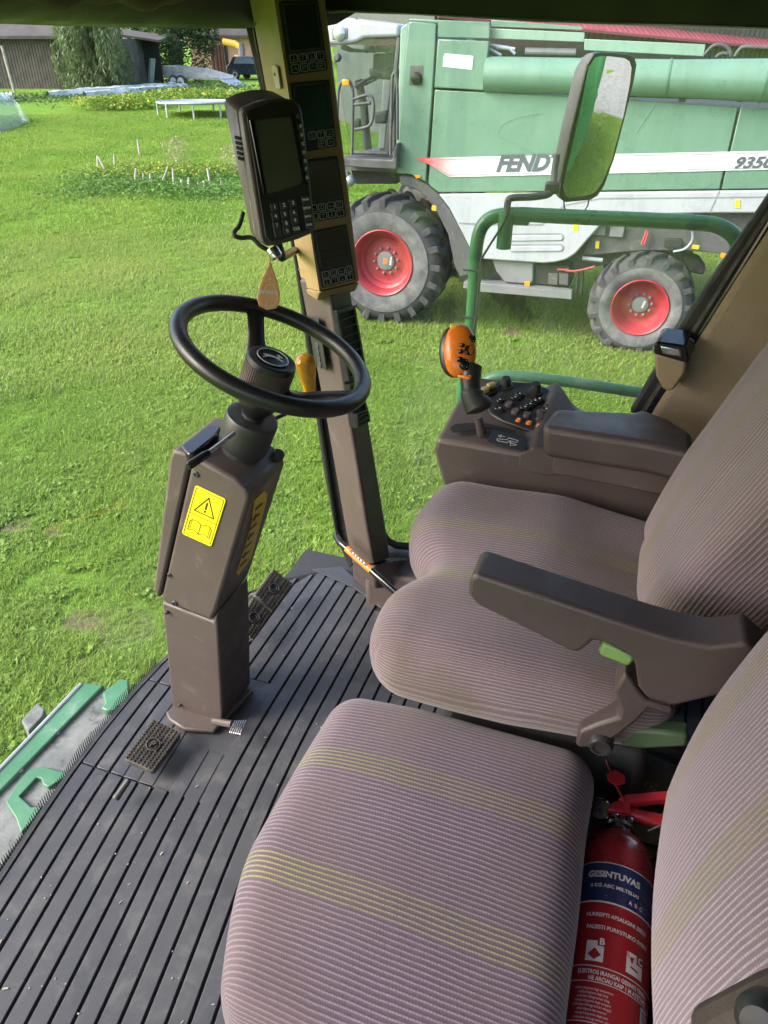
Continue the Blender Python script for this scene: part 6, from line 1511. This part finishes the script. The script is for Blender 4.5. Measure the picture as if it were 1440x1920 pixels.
obj('bed', MB().prism([tpt(-.02, .5), tpt(1.05, .42), tpt(1.05, .5), tpt(-.02, .58)], tlat * 1.96), 'zinc', trl)
obj('front_wall', MB().prism([tpt(-.02, .5), tpt(.0, .5), tpt(.0, 1.15), tpt(-.02, 1.15)], tlat * 1.96), 'zinc', trl)
for a in (.18, .32): obj('wheel', MB().lathe([(.2, 0), (.33, .0), (.33, .2), (.2, .2)], tpt(a, .33, -.02), -tlat, 18), 'tyre', trl); obj('wheel_rim', MB().lathe([(.22, .2), (.05, .22)], tpt(a, .33, -.02), -tlat, 18), 'decal_white', trl)
obj('loading_ramp', MB().prism([tpt(.98, .5), tpt(1.22, .05), tpt(1.22, .12), tpt(.98, .58)], tlat * 1.9), 'zinc', trl)

# trees
def treeat(x, y, back, *a, **k):
    p = gd(x, y) + Hd * back; p.z = terr(p.x, p.y); return tree('tree', p, *a, **k)
treeat(185, 168, 0, 6.5, 2.3, 'leaf_willow', 'grey-green willow with hanging branches in front of the barn end', 1, n=9000, leaf=.15, droop=1.0, low=1.0)
treeat(325, 156, 3, 8, 3.3, 'leaf_dark', 'dark dense round tree between the shed and the trailer', 2, n=7500, leaf=.24, low=.9)
treeat(268, 158, 9, 8, 3.0, 'leaf_mid', 'mid green tree rising directly behind the dark shed', 3, n=3600, leaf=.3)
treeat(90, 160, 22, 11, 5, 'leaf_willow', 'broad pale tree behind the plank barn', 4, n=3600, leaf=.45)
treeat(-40, 160, 30, 12, 5, 'leaf_mid', 'tall tree behind the far left end of the barn', 5, n=3000, leaf=.45)
treeat(420, 140, 45, 10, 6, 'leaf_mid', 'distant tree behind the orange house', 6, n=2600, leaf=.5)
treeat(470, 140, 50, 11, 6, 'leaf_dark', 'distant dark tree right of the orange house', 8, n=2400, leaf=.5)
treeat(350, 140, 36, 10, 6, 'leaf_willow', 'distant pale tree behind the dark round tree', 9, n=2400, leaf=.5)

treeat(560, 140, 30, 10, 6, 'leaf_mid', 'mid green tree far behind the corner post', 10, n=2600, leaf=.5)
treeat(660, 140, 22, 11, 6, 'leaf_willow', 'pale tree far behind the other harvester cab', 11, n=2600, leaf=.5)
# white plastic film on the vegetable rows
def strip(px, w, name, label, group):
    pts = smooth_path([gd(x, y) for x, y in px], 8); mb = MB(); rows = []
    for i, p in enumerate(pts):
        d = (pts[min(i + 1, len(pts) - 1)] - pts[max(i - 1, 0)]); d.z = 0; d.normalize(); l = V(-d.y, d.x, 0)
        rows.append([p + l * w * (s_ * (.75 + .5 * mnoise.noise(V(i * .9, 7, 0))) + .5 * mnoise.noise(V(i * .5, s_, 0))) + V(0, 0, .1 + .3 * (1 - s_ * s_) + .1 * mnoise.noise(V(i * .8, s_ * 2, 3))) for s_ in (-1, -.4, .2, 1)])
    mb.sheet(rows); obj(name, mb, 'film_white', label=label, cat='plastic film', group=group)
strip([(92, 187), (160, 181), (240, 175), (330, 168)], .3, 'row_cover', 'white plastic film row nearest the barn', 'white films on the vegetable rows')
strip([(160, 188), (240, 180), (320, 173), (350, 170)], .3, 'row_cover', 'white plastic film row lying nearer the trampoline', 'white films on the vegetable rows')
strip([(0, 192), (12, 191), (25, 190)], .5, 'row_cover', 'short scrap of white film at the left edge of the rows', 'white films on the vegetable rows')
# plants along the rows and round the little fence: nobody could count these
def patch(px_list, n, spread, hgt, size, mat, label, name='weeds', cat='plants'):
    pts = []
    for x, y, w in px_list:
        g_ = gd(x, y); k = int(n * w)
        o_ = rng.normal(size=(k, 2)) * spread; hh = hgt * rng.uniform(.05, 1, k) ** .7 * (1 - .3 * np.minimum(1, np.abs(o_[:, 0]) / spread / 2))
        for q in range(k):
            X0, Y0 = g_.x + o_[q, 0], g_.y + o_[q, 1]; pts.append((X0, Y0, terr(X0, Y0) + hh[q]))
    o_ = leaves(name, pts, rng.uniform(.6, 1.3, len(pts)) * size, mat, label=label, cat=cat, kind='stuff')
patch([(x, 186 + 4 * sin(x), 1) for x in range(0, 470, 26)], 200, 1.2, .2, .16, 'leaf_mid', 'green crop leaves between the white film rows', 'row_crop')
patch([(x, 172 + 3 * sin(x), 1) for x in range(200, 470, 30)], 240, 1.4, .35, .18, 'leaf_mid', 'green weeds below the shed and trailer', 'weeds')
patch([(180, 206, .6), (205, 205, 1), (235, 203, 1), (262, 202, 1), (285, 201, .8), (330, 190, .6), (380, 190, .6), (430, 190, .6)], 700, .8, .6, .16, 'leaf_yellow', 'yellow-green bushy plants beside the trampoline', 'garden_plants')
patch([(x, 352 + 16 * sin(x * .6), 1) for x in range(150, 480, 16)], 420, .55, .24, .1, 'leaf_garden', 'green ground cover in front of the little stick fence', 'ground_cover')
patch([(x, 330, 1) for x in range(205, 470, 22)], 420, .4, .26, .1, 'leaf_yellow', 'yellow-green vegetable plants inside the little stick fence', 'garden_plants')
patch([(335, 322, 1)], 500, .22, 1.0, .07, 'leaf_pale', 'pale feathery seed head standing behind the stick fence', 'seed_plant'); patch([(440, 330, 1)], 400, .2, .9, .07, 'leaf_pale', 'pale feathery plant close to the monitor edge', 'seed_plant')
# sticks of the little garden fence
names = ['thin', 'leaning', 'short', 'pale', 'grey']
stk_ = [(183, 326, 183, 292), (207, 335, 184, 294), (215, 322, 214, 290), (240, 320, 248, 306), (262, 293, 258, 262), (251, 350, 255, 316), (268, 350, 269, 325), (282, 352, 282, 326), (295, 352, 315, 314), (326, 353, 324, 317), (341, 360, 340, 336), (353, 360, 354, 333), (369, 358, 372, 340), (385, 362, 382, 339), (395, 350, 389, 316), (414, 354, 415, 339)]
for i, (x0, y0, x1, y1) in enumerate(stk_):
    a = gd(x0, y0); d = (a - CAM).dot(FW); b = atD(x1, y1, d)
    pos = ['the first from the left, upright', 'the second from the left, leaning onto the first', 'the third from the left, upright at the back', 'a short leaning one at the back', 'standing alone far behind the others', 'the thick upright one at the left of the front row', 'second in the front row', 'third in the front row, thin', 'leaning strongly to the right', 'just right of the leaning one', 'pale and short in the middle of the front row', 'beside the pale short one', 'thin and tilted', 'fourth from the right in front', 'tall thin one near the monitor', 'short one nearest the monitor'][i]
    obj('fence_stick', MB().tube([a - V(0, 0, .1), b], .032 if i not in (1, 8, 12) else .025, 6), 'stake_wood', label='weathered garden fence stick, ' + pos, cat='stick', group='sticks of the little garden fence')
# trampoline
ta, tb_ = gd(296, 219), gd(420, 228)
tc_ = gd(358, 222); dd = (tc_ - CAM).dot(FW); tz0 = tc_.z
tm = thing('trampoline', tc_, 'low round trampoline with pale steel legs on the lawn', 'trampoline')
Rr = 68 / FPX * dd; zt = .6
ctr = V(tc_.x, tc_.y, tz0 + zt) + Hd * .9
obj('frame', MB().tube([ctr + Rt * Rr * cos(q) + Hd * Rr * .9 * sin(q) for q in np.linspace(0, 2 * pi, 41)[:-1]], .05, 8, closed=True), 'tramp_frame', tm, smooth=60)
obj('jump_mat', MB().lathe([(Rr * .96, 0), (Rr * .8, .0), (.01, -.04)], ctr, (0, 0, 1), 40, cap0=False), 'tramp_mat', tm)
for q in (-2.9, -2.2, -1.4, -.6, .1, 1.2, 2.2):
    p = ctr + Rt * Rr * cos(q) + Hd * Rr * .9 * sin(q); obj('leg', MB().tube([p, V(p.x, p.y, terr(p.x, p.y))], .045, 8), 'tramp_frame', tm)

# ------------------------------------------------------------------ barn with red roof behind the other harvester
b0 = atD(905, 42, 24); b1 = atD(1440, 92, 30)
bx = (b1 - b0); bx.z = 0; bx.normalize(); by = V(-bx.y, bx.x, 0)
if by.y < 0: by = -by
W0 = V(b0.x, b0.y, 0) - bx * 1.6; W1 = V(b1.x, b1.y, 0) + bx * 14
rbn = thing('machine_barn', (W0 + W1) / 2 + V(0, 0, .3), 'long tin-walled barn with red roof behind the other harvester', 'barn')
zE0, zE1 = b0.z + .35, b1.z
def eave(t): return lerp(W0, W1, t)
slope = (b1.z - b0.z) / (V(b1.x, b1.y, 0) - V(b0.x, b0.y, 0)).length
zz = lambda p: b0.z + slope * ((V(p.x, p.y, 0) - V(b0.x, b0.y, 0)).dot(bx))
LW = (W1 - W0).length; zt_ = 3.75
obj('wall', MB().prism([W0 + by * .5, W1 + by * .5, W1 + by * .5 + V(0, 0, 5.2), W0 + by * .5 + V(0, 0, 5.2)], by * 8), 'barn_tin', rbn, smooth=0)
mb = MB(); n_r = int(LW / .3)
for i in range(n_r): mb.box(W0 + bx * (i + .5) * .3 + by * .48 + V(0, 0, 2.6), (.09, .07, 5.1), Matrix((bx, by, Uz)).transposed())
obj('wall_ribs', mb, 'barn_tin', rbn, smooth=0, kind='stuff')
r0, r1_ = b0 - bx * 1.8 + by * -.1, b1 + bx * 14; r0.z = zz(r0); r1_.z = zz(r1_)
obj('roof', MB().prism([r0, r1_, r1_ + by * 6 + V(0, 0, 3.4), r0 + by * 6 + V(0, 0, 3.4)], V(0, 0, .08)), 'red_roof', rbn, smooth=0)
mb = MB(); LR = (r1_ - r0).length
for i in range(int(LR / .28)):
    a = lerp(r0, r1_, (i + .5) * .28 / LR) + V(0, 0, .1); mb.tube([a, a + by * 6 + V(0, 0, 3.4)], .018, 6)
obj('roof_ribs', mb, 'red_roof', rbn, smooth=60, kind='stuff')

# gravel yard behind us, seen in the wing mirror
mb = MB(); rows = []
for i in range(25):
    x = 11 + i * 1.6; rows.append([V(x, y, terr(x, y) + .03) for y in np.linspace(-6, 16, 20)])
mb.sheet(rows); pm('gravel', (.3, .28, .27), .95, c2=(.2, .185, .175), ns=2, bs=40, bst=.6, bd=.03, dirt=(.4, .38, .36), dlo=.5, dhi=.7, dscale=30)
obj('gravel_yard', mb, 'gravel', kind='structure', smooth=180)
# reflection on the glass, put in as a pale film wedge at the left edge
g0 = gd(18, 252); dg = (g0 - CAM).dot(FW)
gh = thing('film_reflection', g0, 'pale translucent film wedge standing in for a glass reflection at the far left edge of the lawn', 'reflection')
gp = [atD(x, y, dg) for x, y in [(-130, 150), (-40, 192), (-26, 206), (2, 250), (-130, 252)]]
obj('film_cover', MB().prism(gp, Hd * 3), 'film_faint', gh, smooth=0)
obj('film_edge', MB().tube(gp[:4], .012, 6), 'tramp_frame', gh)
# ------------------------------------------------------------------ grass: blades gathered in tufts, scattered over the field
m, t, p = base_mat('blade')
oi = t.new('ShaderNodeObjectInfo'); tn_ = t.attr('tone')
rv = t.attr('tuft_tone'); 
a_i = t.new('ShaderNodeAttribute', attribute_name='tuft_tone'); a_i.attribute_type = 'INSTANCER'
c = t.mix(tn_, (.125, .255, .03), (.33, .5, .085)); c = t.mix(t.math('MULTIPLY', a_i.outputs['Fac'], .55), c, (.33, .42, .08)); c = t.mix(t.rng(tn_, .95, .98), c, (.42, .4, .18))
t.put(p.inputs['Base Color'], c); p.inputs['Roughness'].default_value = .5; p.inputs['Specular IOR Level'].default_value = .3
tr = t.new('ShaderNodeBsdfTranslucent'); t.put(tr.inputs[0], c); mx = t.new('ShaderNodeMixShader'); mx.inputs[0].default_value = .5
t.l.new(p.outputs[0], mx.inputs[1]); t.l.new(tr.outputs[0], mx.inputs[2]); t.l.new(mx.outputs[0], t.n['Material Output'].inputs[0])
def tuft_mesh(seed, nb, spread, h, w, broad=False):
    g = np.random.default_rng(seed); V_ = []; F_ = []; T_ = []
    for i in range(nb):
        a = g.uniform(0, 2 * pi); r_ = spread * sqrt(g.random()); x, y = r_ * cos(a), r_ * sin(a)
        b = g.uniform(0, 2 * pi); lean = g.uniform(.2, 1.1) * h; hh = h * g.uniform(.45, 1.1); ww_ = w * g.uniform(.6, 1.3); tone = g.random()
        dx, dy = cos(b), sin(b); px, py = -dy, dx; o_ = len(V_)
        if broad:
            L_ = h * g.uniform(.8, 1.5); zt = h * g.uniform(.2, .7)
            V_ += [(x, y, 0), (x + dx * L_ * .55 + px * ww_, y + dy * L_ * .55 + py * ww_, zt), (x + dx * L_, y + dy * L_, zt * .8), (x + dx * L_ * .55 - px * ww_, y + dy * L_ * .55 - py * ww_, zt)]; F_.append((o_, o_ + 1, o_ + 2, o_ + 3)); T_ += [tone * .85] * 4
        else:
            V_ += [(x - px * ww_ / 2, y - py * ww_ / 2, 0), (x + px * ww_ / 2, y + py * ww_ / 2, 0), (x + dx * lean * .4 + px * ww_ * .4, y + dy * lean * .4 + py * ww_ * .4, hh * .65), (x + dx * lean * .4 - px * ww_ * .4, y + dy * lean * .4 - py * ww_ * .4, hh * .65), (x + dx * lean, y + dy * lean, hh)]
            F_ += [(o_, o_ + 1, o_ + 2, o_ + 3), (o_ + 3, o_ + 2, o_ + 4)]; T_ += [tone] * 5
    me = bpy.data.meshes.new('grass_tuft'); me.from_pydata(V_, [], F_); me.materials.append(MATS['blade'])
    at = me.attributes.new('tone', 'FLOAT', 'POINT'); at.data.foreach_set('value', T_); return me
def scatter(name, pts, scl, tone, me, label):
    pme = bpy.data.meshes.new(name); pme.from_pydata(pts, [], [])
    for k, v, ty in (('scl', scl, 'FLOAT'), ('tuft_tone', tone, 'FLOAT'), ('rot', rng.uniform(0, 6.28, len(pts)).tolist(), 'FLOAT')):
        at = pme.attributes.new(k, ty, 'POINT'); at.data.foreach_set('value', v)
    src = bpy.data.objects.new(name + '_tuft_source', me)
    ng = bpy.data.node_groups.new(name, 'GeometryNodeTree')
    ng.interface.new_socket('Geometry', in_out='INPUT', socket_type='NodeSocketGeometry'); ng.interface.new_socket('Geometry', in_out='OUTPUT', socket_type='NodeSocketGeometry')
    N = ng.nodes; gi = N.new('NodeGroupInput'); go = N.new('NodeGroupOutput'); iop = N.new('GeometryNodeInstanceOnPoints'); ob = N.new('GeometryNodeObjectInfo'); ob.inputs[0].default_value = src
    s1_ = N.new('GeometryNodeInputNamedAttribute'); s1_.data_type = 'FLOAT'; s1_.inputs[0].default_value = 'scl'
    r1__ = N.new('GeometryNodeInputNamedAttribute'); r1__.data_type = 'FLOAT'; r1__.inputs[0].default_value = 'rot'
    cx_ = N.new('ShaderNodeCombineXYZ'); e2r = N.new('FunctionNodeEulerToRotation')
    ng.links.new(gi.outputs[0], iop.inputs['Points']); ng.links.new(ob.outputs['Geometry'], iop.inputs['Instance'])
    ng.links.new(s1_.outputs[0], iop.inputs['Scale']); ng.links.new(r1__.outputs[0], cx_.inputs[2]); ng.links.new(cx_.outputs[0], e2r.inputs[0]); ng.links.new(e2r.outputs[0], iop.inputs['Rotation'])
    ng.links.new(iop.outputs[0], go.inputs[0])
    o_ = bpy.data.objects.new(name, pme); col.objects.link(o_); md = o_.modifiers.new('scatter', 'NODES'); md.node_group = ng
    tag(o_, label, 'grass', None, 'stuff'); return o_
def grass_pts(n, r0, r1, a0, a1, jit, keep):
    r_ = np.sqrt(rng.uniform(r0 * r0, r1 * r1, n)); a = rng.uniform(a0, a1, n); out = []; sc_ = []; tn = []
    for x, y in zip(r_ * np.cos(a), r_ * np.sin(a)):
        b = bareness(x, y) if r0 < 20 else 0
        if rng.random() < b * 1.25: continue
        d = mnoise.noise(V(x * .7, y * .7, 8)); k = .74 + .6 * d + rng.uniform(-.25, .4)
        if keep and rng.random() > .7 + d: continue
        out.append((x, y, terr(x, y) - .005)); sc_.append(max(.35, k) * (1 - .5 * b)); tn.append(min(1, max(0, .5 + .9 * mnoise.noise(V(x * .45, y * .45, 20)))))
    return out, sc_, tn
A0_, A1_ = radians(52), radians(172)
scatter('lawn_grass', *grass_pts(52000, 2.2, 9.5, A0_, A1_, 0, False), tuft_mesh(1, 26, .085, .075, .0075), 'short green grass of the near field')
scatter('field_grass', *grass_pts(42000, 9.0, 18, A0_, radians(150), 0, False), tuft_mesh(2, 26, .13, .085, .011), 'green grass round the neighbouring harvester')
scatter('far_grass', *grass_pts(26000, 17, 40, radians(95), radians(150), 0, False), tuft_mesh(3, 26, .28, .1, .022), 'green grass of the far lawn')
scatter('clover', *grass_pts(16000, 2.2, 12, A0_, A1_, 0, True), tuft_mesh(4, 12, .06, .07, .02, True), 'broad-leaved clover and dandelion scattered in the grass')
scatter('yard_grass', *grass_pts(9000, 3, 12, radians(2), A0_, 0, False), tuft_mesh(5, 26, .13, .085, .011), 'green grass beside our own machine')
